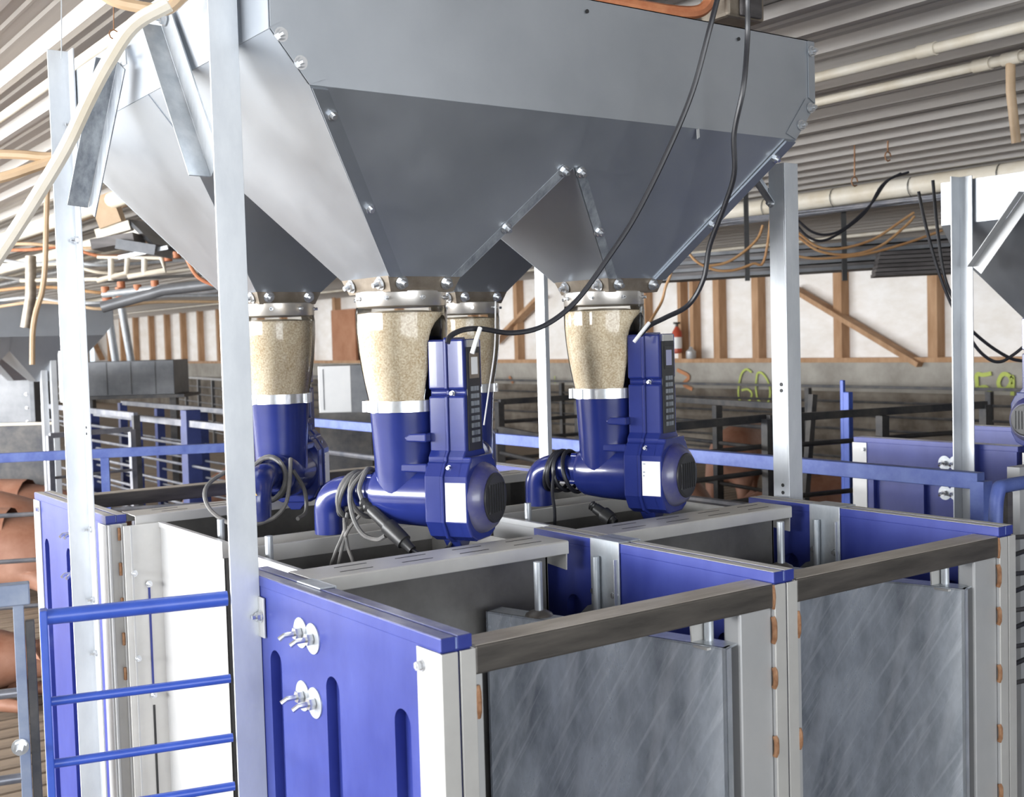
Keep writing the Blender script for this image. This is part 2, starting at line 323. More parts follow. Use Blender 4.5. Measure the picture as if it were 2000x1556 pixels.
# ================================================================== MAIN HOPPER
def make_hopper(name, label, ox, oy, oz, group=None, detail=True, low=0, sx_=1, sy_=1):
    """origin = centre of the plan; heights measured from the stall tops"""
    h = thing(name, label, 'feed hopper', (ox, oy, T+oz), 0, group)
    hx, hy, zt, z1, z2, zo, zrx, zry = .669*sx_, .581*sy_, 1.055, .911, .828, .525, .736, .83
    oxi, oxo, oyi, oyo = .193*sx_, .359*sx_, .211*sy_, .401*sy_
    kx = (hx-oxo)/(z1-zo); ky = (hy-oyo)/(z2-zo); th = .002
    XO = lambda z: hx-(z1-z)*kx
    YO = lambda z: hy-(z2-z)*ky
    def pl(pts, nm, mt='steel'): return MB().plate(pts, th).obj(nm, mt, h)
    for s in (-1, 1):
        pl([(s*hx,-hy,zt),(s*hx,0,zt),(s*hx,0,z1),(s*hx,-hy,z1)], 'end_panel'); pl([(s*hx,0,zt),(s*hx,hy,zt),(s*hx,hy,z1),(s*hx,0,z1)], 'end_panel')
        pl([(-hx,s*hy,zt),(hx,s*hy,zt),(hx,s*hy,z1),(XO(z2),s*hy,z2),(-XO(z2),s*hy,z2),(-hx,s*hy,z1)], 'front_panel' if s < 0 else 'back_panel')
        MB().box(-hx, hx, s*hy-.012 if s>0 else s*hy, s*hy if s>0 else s*hy+.012, zt-.002, zt).obj('top_flange', 'steel', h)
        MB().box(min(s*hx,s*hx-s*.02), max(s*hx,s*hx-s*.02), -hy, hy, zt-.003, zt-.001).obj('top_flange', 'steel', h)
    yi = oyi*(1-(zrx-zo)/(zry-zo))
    for sx in (-1,1):
        for sy in (-1,1):
            P = lambda x,y,z: (sx*x, sy*y, z)
            pl([P(hx,0,z1),P(hx,hy,z1),P(XO(z2),hy,z2),P(oxo,oyo,zo),P(oxo,oyi,zo),P(XO(zry),0,zry)], 'end_slope')
            pl([P(0,hy,z2),P(XO(z2),hy,z2),P(oxo,oyo,zo),P(oxi,oyo,zo),P(0,YO(zrx),zrx)], 'front_slope')
            pl([P(oxi,oyo,zo),P(oxi,oyi,zo),P(0,yi,zrx),P(0,YO(zrx),zrx)], 'inner_slope')
            pl([P(oxo,oyi,zo),P(oxi,oyi,zo),P(0,yi,zrx),P(0,0,zry),P(XO(zry),0,zry)], 'inner_slope')
            if not detail: continue
            # bolted lap strips on the front slope, along the outer corner and along the valley to the next cone
            nv = Vector((0, sy*(zt and (z2-zo)), -(hy-oyo))); nv.normalize(); e = nv*.0025
            W_ = .030
            a, b_ = Vector(P(XO(z2)-.004,hy,z2-.004)), Vector(P(oxo,oyo,zo)); dx = Vector((-sx*W_,0,0))
            MB().prism([a+e*.2, b_+e*.2, b_+dx+e*.2, a+dx+e*.2], e*2.2).obj('lap_strip', 'strip', h)
            for q in (.12, .60): bolt_at(h, a.lerp(b_, q)+dx*.55+e*1.5, nv)
            a, b_ = Vector(P(.004,YO(zrx),zrx)), Vector(P(oxi,oyo,zo)); dx = Vector((sx*.020,0,.010)); dx = Vector((sx*.024,0,0))
            MB().plate([a+e, b_+e, b_+dx+e, a+dx+e+Vector((0,0,0))], .0015).obj('lap_strip', 'galvd', h)
            for q in (.03, .55): bolt_at(h, a.lerp(b_, q)+dx*.5+e*1.5, nv)
            # slanting lap piece on the upright front panel
            e2 = Vector((0, sy*.0025, 0)); a, b_ = Vector(P(hx,hy,z1)), Vector(P(XO(z2),hy,z2)); dx = Vector((-sx*.032,0,0))
            MB().plate([a+e2, b_+e2, b_+dx+e2+Vector((0,0,.012)), a+dx+e2+Vector((0,0,.012))], .0015).obj('lap_strip', 'steel', h)
            MB().plate([Vector(P(hx,hy,zt-.002))+e2, Vector(P(hx,hy,z1+.003))+e2, Vector(P(hx-.022,hy,z1+.015))+e2, Vector(P(hx-.022,hy,zt-.002))+e2], .0015).obj('lap_strip', 'steel', h)
            for q in (.1, .6): bolt_at(h, a.lerp(b_, q)+dx*.35+e2*1.6, (0,sy,0))
            if sx > 0: bolt_at(h, Vector(P(hx-.012,hy,zt-.025))+e2*1.6, (0,sy,0))
            # outlet collar: four stained plates tapering in
            cx, cy = sx*(oxi+oxo)/2, sy*(oyi+oyo)/2; a2, b2, tp, zb = (oxo-oxi)/2, (oyo-oyi)/2, .011, zo-.030
            c = MB()
            for (p, q) in (((-1,-1),(1,-1)), ((1,-1),(1,1)), ((1,1),(-1,1)), ((-1,1),(-1,-1))):
                c.plate([(cx+p[0]*a2,cy+p[1]*b2,zo),(cx+q[0]*a2,cy+q[1]*b2,zo),(cx+q[0]*(a2-tp),cy+q[1]*(b2-tp),zb),(cx+p[0]*(a2-tp),cy+p[1]*(b2-tp),zb)], .003)
            c.plate([(cx-a2+tp,cy-b2+tp,zb),(cx+a2-tp,cy-b2+tp,zb),(cx+a2-tp,cy+b2-tp,zb),(cx-a2+tp,cy+b2-tp,zb)], .002)
            c = c.obj('outlet_collar', 'tray', h)
            for q in (-.62, .62):
                bolt_at(c, (cx+q*a2, cy-b2+.003, zo-.013), (0,-1,-.3), .010, long=.018); bolt_at(c, (cx-a2+.003, cy+q*b2, zo-.013), (-1,0,-.3), .010, long=.018)
    return h
HX, HY = .677, 1.061
hop = make_hopper('feed_hopper', 'large grey sheet steel feed hopper with four cones in the foreground', HX, HY, 0)
for px, py in ((1147,22),(1443,76)):
    p = onY(px, py, .4775); MB().lathe([(.004,0),(.004,.002)], 10, (p.x-HX, p.y-HY-.001, p.z-T), 'y').obj('bolt_hole', 'black', hop)
p = onY(1364,262,.474); MB().plate([(p.x-HX-.004,p.y-HY,p.z-T+.01),(p.x-HX+.003,p.y-HY,p.z-T+.012),(p.x-HX+.004,p.y-HY,p.z-T-.006),(p.x-HX-.003,p.y-HY,p.z-T-.01)], .002).obj('torn_sticker', 'stainw', hop)

# ------------------------------------------------------------------ posts and braces
def post(lx, ly, z1, cx, cy, label, sx, sy, mt='post', holes=True):
    """L angle, corner at (cx,cy), legs going sx*lx along X and sy*ly along Y, foot on the floor"""
    o = thing('steel_angle_post', label, 'post', (cx, cy, 0)); t = .004
    MB().box(min(0,sx*lx), max(0,sx*lx), min(0,sy*t), max(0,sy*t), 0, z1).obj('front_flange', mt, o, .0007)
    MB().box(min(0,sx*t), max(0,sx*t), min(sy*t,sy*ly), max(sy*t,sy*ly), 0, z1).obj('side_flange', mt, o, .0007)
    MB().box(min(-sx*.01,sx*(lx+.02)), max(-sx*.01,sx*(lx+.02)), min(-sy*.01,sy*(ly+.02)), max(-sy*.01,sy*(ly+.02)), 0, .006).obj('foot_plate', mt, o)
    return o
pFL = post(.052, .05, T+1.09, -.001, .585, 'galvanised angle post in front of the hopper end, nearest to the viewer', -1, 1)
pRL = post(.050, .045, T+1.105, .003, 1.585, 'galvanised angle post at the left rear corner of the big hopper', -1, -1)
pFR = post(.048, .050, T+.80, 1.378, .60, 'galvanised angle post under the right end of the big hopper', 1, 1)
pRR = post(.048, .045, T+.80, 1.378, 1.60, 'galvanised post seen between the two glossy blue dispensers, behind', 1, -1)
def hole(parent, p, nrm, r=.0045):
    b = MB(); b.lathe([(r,0),(r,.0012)], 10); o = b.obj('bolt_hole', 'black', parent)
    o.location = p; o.rotation_euler = Vector((0,0,1)).rotation_difference(Vector(nrm)).to_euler()
for zz in (.012, .030, .185, .20):
    hole(pFR, (-.0003, .02, T+zz-.005 if zz<.1 else T+zz+.07), (-1,0,0))
for zz in (.30, .315): hole(pRL, (-.0042, -.022, T+zz-.1), (-1,0,0), .003)
for zz in (.33, .355): hole(pRR, (.035, -.0003, T+zz), (0,-1,0), .004)
bolt_at(pRL, (-.0045, -.022, T-.03), (-1,0,0), .006); bolt_at(pRL, (-.0045,-.022,T-.2), (-1,0,0), .006); bolt_at(pRL, (-.0045,-.022,T-.33), (-1,0,0), .006)
bolt_at(pRL, (-.0045, -.022, T+.93), (-1,0,0), .008); bolt_at(pRL, (-.0045,-.022,T+.66), (-1,0,0), .008)
# tab joining the near post to the blue panel
tb = MB(); tb.box(-.004, -.0005, -.022, 0, T-.105, T-.035); tb = tb.obj('fixing_tab', 'stainw', pFL, .001); bolt_at(tb, (-.0045,-.010,T-.068), (-1,0,0), .008)
def brace(label, A, B, sd, mt='galv', wd=.045, name='angle_brace', leg=True):
    A = Vector(A); B = Vector(B); o = thing(name, label, 'brace', A); d = (B-A).normalized(); s = Vector(sd).normalized(); s = (s-d*s.dot(d)).normalized(); n = d.cross(s)
    L_ = (B-A)
    MB().plate([s*-.5*wd, s*.5*wd, L_+s*.5*wd, L_-s*.5*wd], .003).obj('flange', mt, o, .0006)
    if leg:
        MB().plate([s*.5*wd, s*.5*wd+n*wd*.8, L_+s*.5*wd+n*wd*.8, L_+s*.5*wd], .003).obj('flange', mt, o, .0006)
    return o, d, n
A = onX(420, 325, -.012); B = onX(322, 30, -.004)
o, d, n = brace('bright galvanised angle brace from near post up to hopper end', A, B, (0,1,0), 'galv', .05); bolt_at(o, (B-A)*.97+Vector((-.004,0,0)), (-1,0,0), .010)
A = onX(178, 415, -.050); B = onX(236, 128, -.020)
o, d, n = brace('dark grey flat brace tying left rear post to hopper end', A, B, (0,1,.1), 'galvd', .055, leg=True); 
C_ = onX(240, 90, -.004)-A; MB().plate([C_+Vector((0,.02,0)), C_+Vector((0,-.012,0)), (B-A)+Vector((.004,-.02,.0)), (B-A)+Vector((.004,.02,0))], .003).obj('end_tab', 'post', o); bolt_at(o, C_+Vector((-.003,.004,-.012)), (-1,0,0), .009)
A = onX(1478, 352, 1.34); B = onX(1508, 397, 1.372)
o, d, n = brace('short angle brace between hopper and right post', A, B, (0,1,.4), 'galvd', .03, leg=True); bolt_at(o, (B-A)+Vector((-.003,-.0,.0)), (-1,0,0), .008)

# ================================================================== STALL PANELS
def make_panel(label, group=None):
    """outer face at X=0, near end Y=0, length .66, top at z=0 (local), foot at -T"""
    Lp, W_ = .655, .048
    o = thing('stall_side_panel', label, 'stall panel', (0,0,T), 0, group); e = 0
    core = MB().box(.018, .030, .004, Lp, -T+.02, -.018).obj('panel_core', 'blue', o)
    slots = [(.087,.132),(.300,.345),(.508,.553)]; zt, zb = -.120, -.93
    for side in (0, 1):
        x0, dx = (0, .018) if side == 0 else (.030, .018)
        b = MB(); ys = [0.004] + [v for s in slots for v in s] + [Lp]
        for i in range(0, len(ys), 2): b.box(x0, x0+dx, ys[i], ys[i+1], -T+.02, -.018)
        for a, c in slots:
            r = (c-a)/2; cy = (a+c)/2; pts = [(x0,a,-.018),(x0,c,-.018)]
            pts += [(x0, cy+r*math.cos(t), zt-r+r*math.sin(t)) for t in [math.pi*k/8 for k in range(9)]]
            # split in two halves to stay convex-ish
            half = [(x0,cy,-.018),(x0,c,-.018)] + [(x0, cy+r*math.cos(math.pi*k/16), zt-r+r*math.sin(math.pi*k/16)) for k in range(9)]
            b.prism(half, (dx,0,0)); half = [(x0, 2*cy-p[1], p[2]) for p in half]; b.prism(half, (dx,0,0))
            b.box(x0, x0+dx, a, c, -T+.02, zb)
        b.obj('moulded_skin', 'blue', o)
    for a, c in ((-.001,.0225),(.0255,.049)): MB().box(a, c, 0, Lp+.005, -.018, 0).obj('top_cap', 'blue', o, .0012)
    MB().box(.0005, .0205, .002, Lp+.003, 0, .0005).box(.0275, .0475, .002, Lp+.003, 0, .0005).obj('dust_film', 'bluet', o)
    MB().box(.0225, .0255, .001, Lp, -.017, -.0015).obj('groove', 'pblue', o)
    ch = MB().box(-.0035, -.0003, -.002, .060, -T, -.0195).obj('end_channel', 'stainw', o, .0006)
    MB().box(-.0035, .0235, -.004, -.0005, -T, -.020).obj('end_channel', 'stain', o, .0012)
    MB().box(.0265, .052, -.004, -.0005, -T, -.020).obj('end_channel', 'stain', o, .0012)
    MB().box(.0484, .052, -.0005, .060, -T, -.0195).obj('end_channel', 'stain', o, .0006)
    bolt_at(ch, (-.0037,.048,-.044), (-1,0,0), .0065, long=.009)
    for zz in (-.35,-.66,-.95): bolt_at(ch, (-.0037,.048,zz), (-1,0,0), .0065, long=.009)
    return o
p1 = make_panel('blue plastic stall panel in front, beside the nearest post', None)
def hook_bolts(par, x, y, z, s):
    for dy, dz in ((0,0),(-.042,-.002)):
        wsh = MB().lathe([(.025,0),(.025,.002),(.021,.003)], 24, (x,y+dy,z+dz), 'x').obj('washer', 'galv', par)
        if s < 0: wsh.scale = (1,1,1)
        MB().lathe([(.010,0),(.010,.010)], 6, (x-.011,y+dy,z+dz), 'x').obj('nut', 'bolt', par)
        MB().tube([(x-.010,y+dy,z+dz),(x-.028,y+dy,z+dz),(x-.036,y+dy+.003,z+dz-.006)], .0045, 8).obj('hook_bolt', 'bolt', par)
for z in (-.070,-.174): hook_bolts(p1, -.002, .428, z, 1)
p1.location = (0,0,T)
p2 = dup(p1, (.65,0,T), 0, 'blue stall panel dividing the two open front stalls'); p3 = dup(p1, (1.30,0,T), 0, 'blue stall panel at right front, behind the right hand stall frame')
for q in (p2, p3):
    for c in list(q.children):
        if c.name.split('.')[0] in ('washer','nut','hook_bolt'): bpy.data.objects.remove(c)
        elif c.name.split('.')[0] == 'dust_film': c.data = c.data.copy(); c.data.materials[0] = M['dust']
# rear row, mirrored in Y (white channel at the far end)
rY = 2.205
p4 = dup(p1, (.03, rY, T), 0, 'blue stall panel at left rear with white end channel, behind left post', mir=(1,-1,1))
for c in p4.children:
    if c.name.split('.')[0] == 'dust_film': c.data = c.data.copy(); c.data.materials[0] = M['dust']
p5 = dup(p2, (.68, rY, T), 0, 'blue rear stall panel behind the feed dispensers, middle one', mir=(1,-1,1)); p6 = dup(p2, (1.33, rY, T), 0, 'blue rear stall panel behind the feed dispensers, right one', mir=(1,-1,1))

# saddle brackets with pins hung over the panels
def saddle(px, py, label, left=True, right=True, pin=True):
    o = thing('saddle_bracket', label, 'bracket', (px, py, T)); wd = .085
    def side(s, x0):
        b = MB(); 
        b.box(min(x0, x0+s*.028), max(x0, x0+s*.028), 0, wd, .0008, .0035)
        xx = x0+s*.028
        b.box(min(xx,xx+s*.003), max(xx,xx+s*.003), 0, wd, -.17, .0035)
        b.box(min(xx,xx+s*.012), max(xx,xx+s*.012), .004, .007, -.17, -.03); b.box(min(xx,xx+s*.012), max(xx,xx+s*.012), wd-.02, wd-.017, -.17, -.06)
        b.obj('strap', 'galv', o, .0008)
        for yy in (.072, .014): bolt_at(o, (xx+s*.0035, wd-yy-.002 if yy>.05 else wd-.014, -.10), (s,0,0), .006, long=.009)
        MB().tube([(xx+s*.012,.058,-.25),(xx+s*.012,.058,-.030)], .0075, 10).obj('pin', 'galv', o)
        MB().plate([(xx+s*.001,.095,-.21),(xx+s*.001,.125,-.19),(xx+s*.001,.13,-.16),(xx+s*.001,.10,-.135),(xx+s*.001,.085,-.13)], .003).obj('lug', 'galv', o)
    if left: side(-1, .026)
    if right: side(1, .022)
    return o
saddle(.65, .385, 'white galvanised saddle bracket with pin hung over middle blue panel')
saddle(1.30, .385, 'white galvanised saddle bracket with pin hung over right blue panel')
saddle(0, .400, 'galvanised saddle bracket on top of the nearest blue panel', left=False)

# ------------------------------------------------------------------ frames across the stall ends
def stall_frame(x0, yy, s, label, group=None):
    """x0 = panel X ; s=+1 frame at Y=0 front, -1 at the far end"""
    o = thing('stall_end_frame', label, 'frame', (x0, yy, T), 0, group)
    if s < 0: o.scale = (1,-1,1)
    MB().box(.0525, .598+.05, -.002, .055, -.058, -.0185).obj('top_rail', 'tube', o, .003)
    MB().box(.055, .645, .001, .052, -.0185, -.0178).obj('dust_film', 'rdust', o)
    MB().box(.0525, .066, .002, .040, -T, -.058).obj('left_upright', 'stainw', o, .0015)
    MB().box(.570, .646, .003, .040, -T, -.058).obj('right_upright', 'stainw', o, .004)
    for xx in (.055,.646):
        for k, zz in enumerate((-.095, -.175, -.29, -.41, -.53, -.65)):
            if xx < .1 and k in (1,): continue
            hgt = .017 if k else .022
            MB().tube([(xx,.0005,zz-hgt),(xx,-.0025,zz-hgt*.6),(xx,-.003,zz),(xx,-.0025,zz+hgt*.6),(xx,.0005,zz+hgt)], .0045, 8).obj('weld', 'weld', o)
    MB().tube([(.646,-.001,-.06),(.646,-.003,-.04),(.646,-.001,-.02)], .003, 8).obj('weld', 'weld', o)
    return o
stall_frame(0, 0, 1, 'dusty steel end frame of the front left stall')
stall_frame(.65, 0, 1, 'dusty steel end frame of the front right stall')
stall_frame(.03, rY, -1, 'steel end frame of rear left stall, far side'); stall_frame(.68, rY, -1, 'steel end frame of rear right stall, far side')
# galvanised doors swung into the stalls
def stall_door(dx, label):
    o = thing('stall_door', label, 'door', (dx, 0, 0)); A = Vector((.398,.478,0)); B = Vector((.533,.0,0)); d = (B-A).normalized(); n = Vector((-d.y,d.x,0)); 
    if n.x < 0: n = -n
    z1 = T-.106
    MB().prism([A+Vector((0,0,.10)), B+Vector((0,0,.10)), B+n*.004+Vector((0,0,.10)), A+n*.004+Vector((0,0,.10))], (0,0,z1-.10)).obj('sheet', 'door', o)
    MB().prism([A+Vector((0,0,z1-.004)), B+Vector((0,0,z1-.004)), B+n*.045+Vector((0,0,z1-.004)), A+n*.045+Vector((0,0,z1-.004))], (0,0,.004)).obj('top_fold', 'galv', o, .001)
    MB().prism([A+Vector((0,0,.10)), A+n*.045+Vector((0,0,.10)), A+n*.045+d*.004+Vector((0,0,.10)), A+d*.004+Vector((0,0,.10))], (0,0,z1-.10)).obj('edge_fold', 'door', o)
    MB().prism([B+Vector((0,0,.10)), B+n*.02+Vector((0,0,.10)), B+n*.02-d*.006+Vector((0,0,.10)), B-d*.006+Vector((0,0,.10))], (0,0,z1-.10)).obj('edge_fold', 'galv', o)
    q = A.lerp(B, .21)+n*.026
    pn = MB().tube([q+Vector((0,0,z1)), q+Vector((0,0,z1+.098))], .008, 12).obj('hinge_pin', 'galv', o)
    MB().lathe([(.026,0),(.024,.004),(.012,.010)], 20, (q.x,q.y,z1)).obj('pin_collar', 'tube', pn)
    q = Vector((.552,.055,0)); MB().tube([q+Vector((0,0,z1-.05)), q+Vector((0,0,z1+.055))], .008, 12).obj('latch_pin', 'galv', o)
    MB().plate([q+Vector((-.03,.012,z1+.0)), q+Vector((.0,.012,z1)), q+Vector((.0,.012,z1+.075)), q+Vector((-.012,.012,z1+.07)), q+Vector((-.032,.012,z1+.03))], .003).obj('latch_plate', 'stain', o)
    MB().box(q.x-.035, q.x+.018, q.y-.03, q.y+.012, z1-.006, z1-.002).obj('latch_plate', 'stain', o)
    return o
stall_door(0, 'smeared galvanised door standing open in the front left stall')
stall_door(.65, 'streaky galvanised door standing open in the front right stall')
# slotted cross beams and the sheet walls below them
def cross_beam(x0, yy, s, label):
    o = thing('slotted_cross_beam', label, 'beam', (x0, yy, T))
    if s < 0: o.scale = (1,-1,1)
    MB().box(.055, .604, 0, .100, -.003, 0).obj('top_plate', 'stain', o, .001)
    MB().box(.055, .604, -.002, .002, -.026, -.001).obj('front_lip', 'stain', o, .0015)
    MB().box(.055, .604, .098, .101, -.024, -.001).obj('back_lip', 'stain', o, .001)
    MB().box(.10, .57, .024, .028, -T+.15, -.003).obj('sheet_wall', 'sheetshade', o)
    MB().box(.565, .569, .024, .10, -T+.15, -.003).obj('sheet_wall', 'sheetshade', o)
    MB().plate([(.603,.002,-.006),(.603,.075,-.006),(.603,.075,-.052),(.603,.004,-.058)], .003).obj('end_gusset', 'stain', o)
    for r_, off in ((.030,0),(.072,.01)):
        for k in range(4): MB().box(.12+off+k*.125, .185+off+k*.125, r_-.0012, r_+.0012, 0, .0006).obj('slot', 'black', o)
    return o
cross_beam(0, .487, 1, 'slotted steel cross beam over the front left stall')
cross_beam(.65, .487, 1, 'slotted steel cross beam over the front right stall')
cross_beam(.03, 1.60, -1, 'slotted steel cross beam over the rear left stall'); cross_beam(.68, 1.60, -1, 'slotted steel cross beam over the rear right stall')
# ------------------------------------------------------------------ troughs
def trough(x0, y0, y1, label, s):
    o = thing('feed_trough', label, 'trough', (x0, 0, 0)); z1 = T-.02; xa, xb = .12, .60; t = .003
    MB().box(xa, xa+t, y0, y1, .1, z1).obj('side_wall', 'stainw', o, .0008); MB().box(xb-t, xb, y0, y1, .1, z1).obj('side_wall', 'sheetshade', o, .0008)
    MB().box(xa, xb, y1-t if s>0 else y0, y1 if s>0 else y0+t, .1, z1).obj('back_wall', 'sheetshade', o, .0008)
    MB().box(xa-.006, xb+.006, (y1-.004 if s>0 else y0-.004), (y1+.004 if s>0 else y0+.004), z1-.035, z1).obj('rim_fold', 'stain', o, .001)
    MB().box(xa-.004, xa+.008, y0, y1, z1-.012, z1+.001).obj('rim_fold', 'stainw', o, .001)
    MB().box(xa, xb, y0, y1, .1, .104).obj('bottom', 'stain', o)
    MB().tube([(xa+.035,y0+.3 if s>0 else y1-.3,.104),(xa+.035,y0+.3 if s>0 else y1-.3,z1+.035)], .008, 10).obj('level_rod', 'galv', o)
    return o
trough(0, .59, .985, 'stainless trough under the nearest blue dispenser', 1)
trough(.65, .59, .985, 'stainless trough under the right blue dispenser', 1)
t3 = trough(.02, 1.090, 1.49, 'stainless trough at rear left with tall pale side sheet', -1); trough(.67, 1.090, 1.49, 'stainless trough at rear right', -1)
# stainless filler sheet with slot, beside the rear left trough
o = thing('slotted_filler_sheet', 'stainless sheet with a long upright slot beside the left post', 'sheet', (0,0,0))
MB().box(.052, .142, 1.485, 1.489, .05, T-.02).obj('sheet', 'stain', o); MB().box(.066, .070, 1.480, 1.485, .05, T-.021).obj('edge_fold', 'stainw', o)
MB().box(.104, .109, 1.483, 1.4845, T-.42, T-.17).obj('slot', 'blue', o); MB().box(.104, .109, 1.483, 1.4845, .2, T-.46).obj('slot', 'black', o)
for q in ((.106,T-.165),(.106,T-.435),(.072,T-.135),(.072,T-.34)): bolt_at(o, (q[0],1.482,q[1]), (0,-1,0), .006)
o = thing('panel_end_channel', 'stainless channel with rust streaks closing the rear left panel', 'channel', (0,0,0))
MB().box(.0262, .0296, 1.541, 1.60, .02, T-.021).obj('flange', 'stainw', o, .001); MB().box(.030, .078, 1.541, 1.5445, .02, T-.021).obj('web', 'stain', o)
MB().box(.030, .036, 1.530, 1.5405, .02, T-.021).obj('flange', 'stainw', o, .001); MB().box(.060, .066, 1.530, 1.541, .02, T-.021).obj('flange', 'stainw', o, .001)
for k in range(5): MB().tube([(.057,1.536,T-.06-k*.085),(.057,1.534,T-.045-k*.085),(.057,1.536,T-.030-k*.085)], .004, 8).obj('weld', 'weld', o)

# ================================================================== FEED DISPENSERS
def keyhole(g=0, lower=True):
    P = [(.038,.400),(.040,.396),(.040,.303),(.032,.300),(.032,.291),(.040,.288),(.040,.182),(.050,.170),(.050,.162),(.056,.158),(.070,.134),(.070,.044),(.052,.014),(.030,.003)]
    P = [(y+g, z+(g if z > .39 else 0)-(g if z < .02 else 0)) for y, z in P]
    return P + [(-y, z) for y, z in P[::-1]]
def make_dispenser(loc, az, label):
    o = thing('feed_dispenser', label, 'feed dispenser', loc, az, None)
    b = MB().lathe([(.0905,.468),(.0915,.470),(.0915,.497),(.088,.499)], 40).obj('outlet_band', 'band', o)
    for k in range(8):
        a = k*math.pi/4+.2; bolt_at(b, (.0915*math.cos(a), .0915*math.sin(a), .484), (math.cos(a),math.sin(a),0), .0035, 'rivet', .004)
    prof = [(.0905,.469),(.0925,.455),(.092,.42),(.0885,.38),(.084,.345),(.078,.31),(.073,.285),(.0725,.277)]
    MB().lathe(prof, 44, caps=False).obj('clear_funnel', 'clear', o)
    def cl_(z):
        t = max(0, min(1, (.455-z)/.10)); return .094-(.020*(1-(1-t)**2))-max(0,(.355-z))*.16
    MB().lathe([(.001,.462),(.05,.460),(.0885,.455),(.0895,.42),(.0865,.38),(.082,.345),(.076,.31),(.071,.285),(.070,.278),(.001,.277)], 44, caps=False, clamp=cl_).obj('feed', 'feed', o)
    # curved inner baffle of the funnel next to the housing
    v = []; n = 14
    for i in range(n):
        z = .462-.18*i/(n-1); x = cl_(z)+.0015; R_ = .091 - (.0185*max(0, (.43-z)/.15)); yy = math.sqrt(max(1e-6, R_*R_-x*x)) if R_ > x else .004
        v += [(x,-yy,z),(x,yy,z)]
    MB().add(v+[(p[0]+.0015,p[1],p[2]) for p in v], [(2*i,2*i+1,2*i+3,2*i+2) for i in range(n-1)] + [(2*n+2*i,2*n+2*i+1,2*n+2*i+3,2*n+2*i+2) for i in range(n-1)]
        + [(2*i,2*i+2,2*n+2*i+2,2*n+2*i) for i in range(n-1)] + [(2*i+1,2*i+3,2*n+2*i+3,2*n+2*i+1) for i in range(n-1)], True).obj('baffle', 'clear', o)
    c = MB().lathe([(.076,.2585),(.079,.2585),(.079,.281),(.076,.281)], 44).obj('clamp_ring', 'bolt', o)
    for a in (3.7, 4.4, 2.6, .6):
        MB().box(-.006,.006,-.004,.004,.258,.280).obj('clamp_lug', 'bolt', c); l = c.children[-1] if c.children else None
        l.location = (.081*math.cos(a), .081*math.sin(a), 0); l.rotation_euler = (0,0,a+math.pi/2)
    MB().lathe([(.070,.2585),(.0690,.24),(.0665,.20),(.0645,.16),(.0635,.12),(.061,.085)], 40).lathe([(.020,-.068),(.052,-.062),(.058,-.050),(.062,-.01),(.064,.03),(.066,.078)], 36, (0,0,.088), 'x').obj('auger_body', 'fblue', o)
    f_ = MB(); f_.lathe([(.041,-.078),(.041,-.068)], 28, (0,0,.090), 'x')
    for a in (.6, 2.2, 3.8, 5.4): f_.lathe([(.007,-.080),(.007,-.066)], 10, (0, .041*math.cos(a), .09+.041*math.sin(a)), 'x')
    f_.obj('tube_flange', 'fblue', o)
    el = smooth([(-.065,0,.090),(-.11,0,.091),(-.145,0,.090),(-.172,0,.080),(-.186,0,.058),(-.188,0,.03),(-.188,0,0)], 5)
    MB().tube(el, .0325, 28).obj('outlet_elbow', 'fblue', o)
    MB().lathe([(.031,.0),(.031,.0003)], 20, (-.188,0,-.0006)).obj('nozzle_mouth', 'black', o)
    for z, x0 in ((.208,.030),(.148,.004)): MB().prism([(x0,-.060,z),(x0+.012,-.060,z+.008),(.08,-.060,z+.009),(.08,-.060,z-.009),(x0+.006,-.060,z-.008)], (0,.04,0)).obj('support_rib', 'fblue', o, .003)
    MB().lathe([(.009,.045),(.009,.078)], 12, (0,0,.335), 'x').obj('fixing_screw', 'bolt', o)
    K = keyhole()
    MB().prism([(.078,y,z) for y, z in K], (.038,0,0)).obj('housing_back', 'fblue', o, .003)
    MB().prism([(.115,y,z) for y, z in keyhole(.0035)], (.006,0,0)).obj('seam_rim', 'fblue', o, .0012)
    lo = [(y,z) for y, z in K if z < .175]; 
    MB().prism([(.120,y,z) for y, z in K], (.037,0,0)).prism([(.150,y,z) for y, z in lo], (.022,0,0)).obj('housing_front', 'fblue', o, .003)
    MB().lathe([(.071,.171),(.068,.180),(.060,.192),(.052,.197)], 36, (0,0,.086), 'x').obj('motor_cover', 'fblued', o)
    ec = MB(); ec.lathe([(.050,.196),(.049,.2005),(.044,.2015)], 30, (0,0,.086), 'x')
    for k in range(7): ec.box(.201,.2035,-.036+k*.011,-.032+k*.011,.086-.028,.086+.028)
    ec.obj('motor_end_cap', 'black', o)
    MB().prism([(.130,y,z) for y, z in ((.028,.018),(.028,.002),(.012,-.018),(-.012,-.018),(-.028,.002),(-.028,.018))], (-.035,0,0)).obj('bottom_lug', 'fblue', o, .002)
    # control face
    kp = MB().box(.1565,.1595,-.030,.030,.180,.384).obj('control_face', 'black', o, .001)
    MB().box(.1595,.1605,-.021,.021,.322,.372).obj('display_bezel', 'tray' if az < -1 and loc[0] < .6 else 'black', kp, .0006)
    MB().box(.1605,.1609,-.014,.014,.330,.364).obj('display', 'screen' if loc[0] > .6 else 'white', kp)
    ks = MB()
    for r_ in range(8):
        for c_ in range(3):
            ks.box(.1595,.1612,-.017+c_*.0125,-.008+c_*.0125,.196+r_*.0145,.205+r_*.0145)
    ks.obj('keys', 'galvd', kp)['kind'] = 'stuff'
    MB().box(.157,.160,-.026,.026,.384,.398).obj('face_top', 'stain', o)
    for z in (.294,.150): bolt_at(o, (.128,-.033 if z > .2 else -.057,z), (0,-1,0), .004, 'screw', .006)
    lb = MB().box(.124,.168,-.0708,-.0702,.046,.122).obj('rating_label', 'white', o, .0)
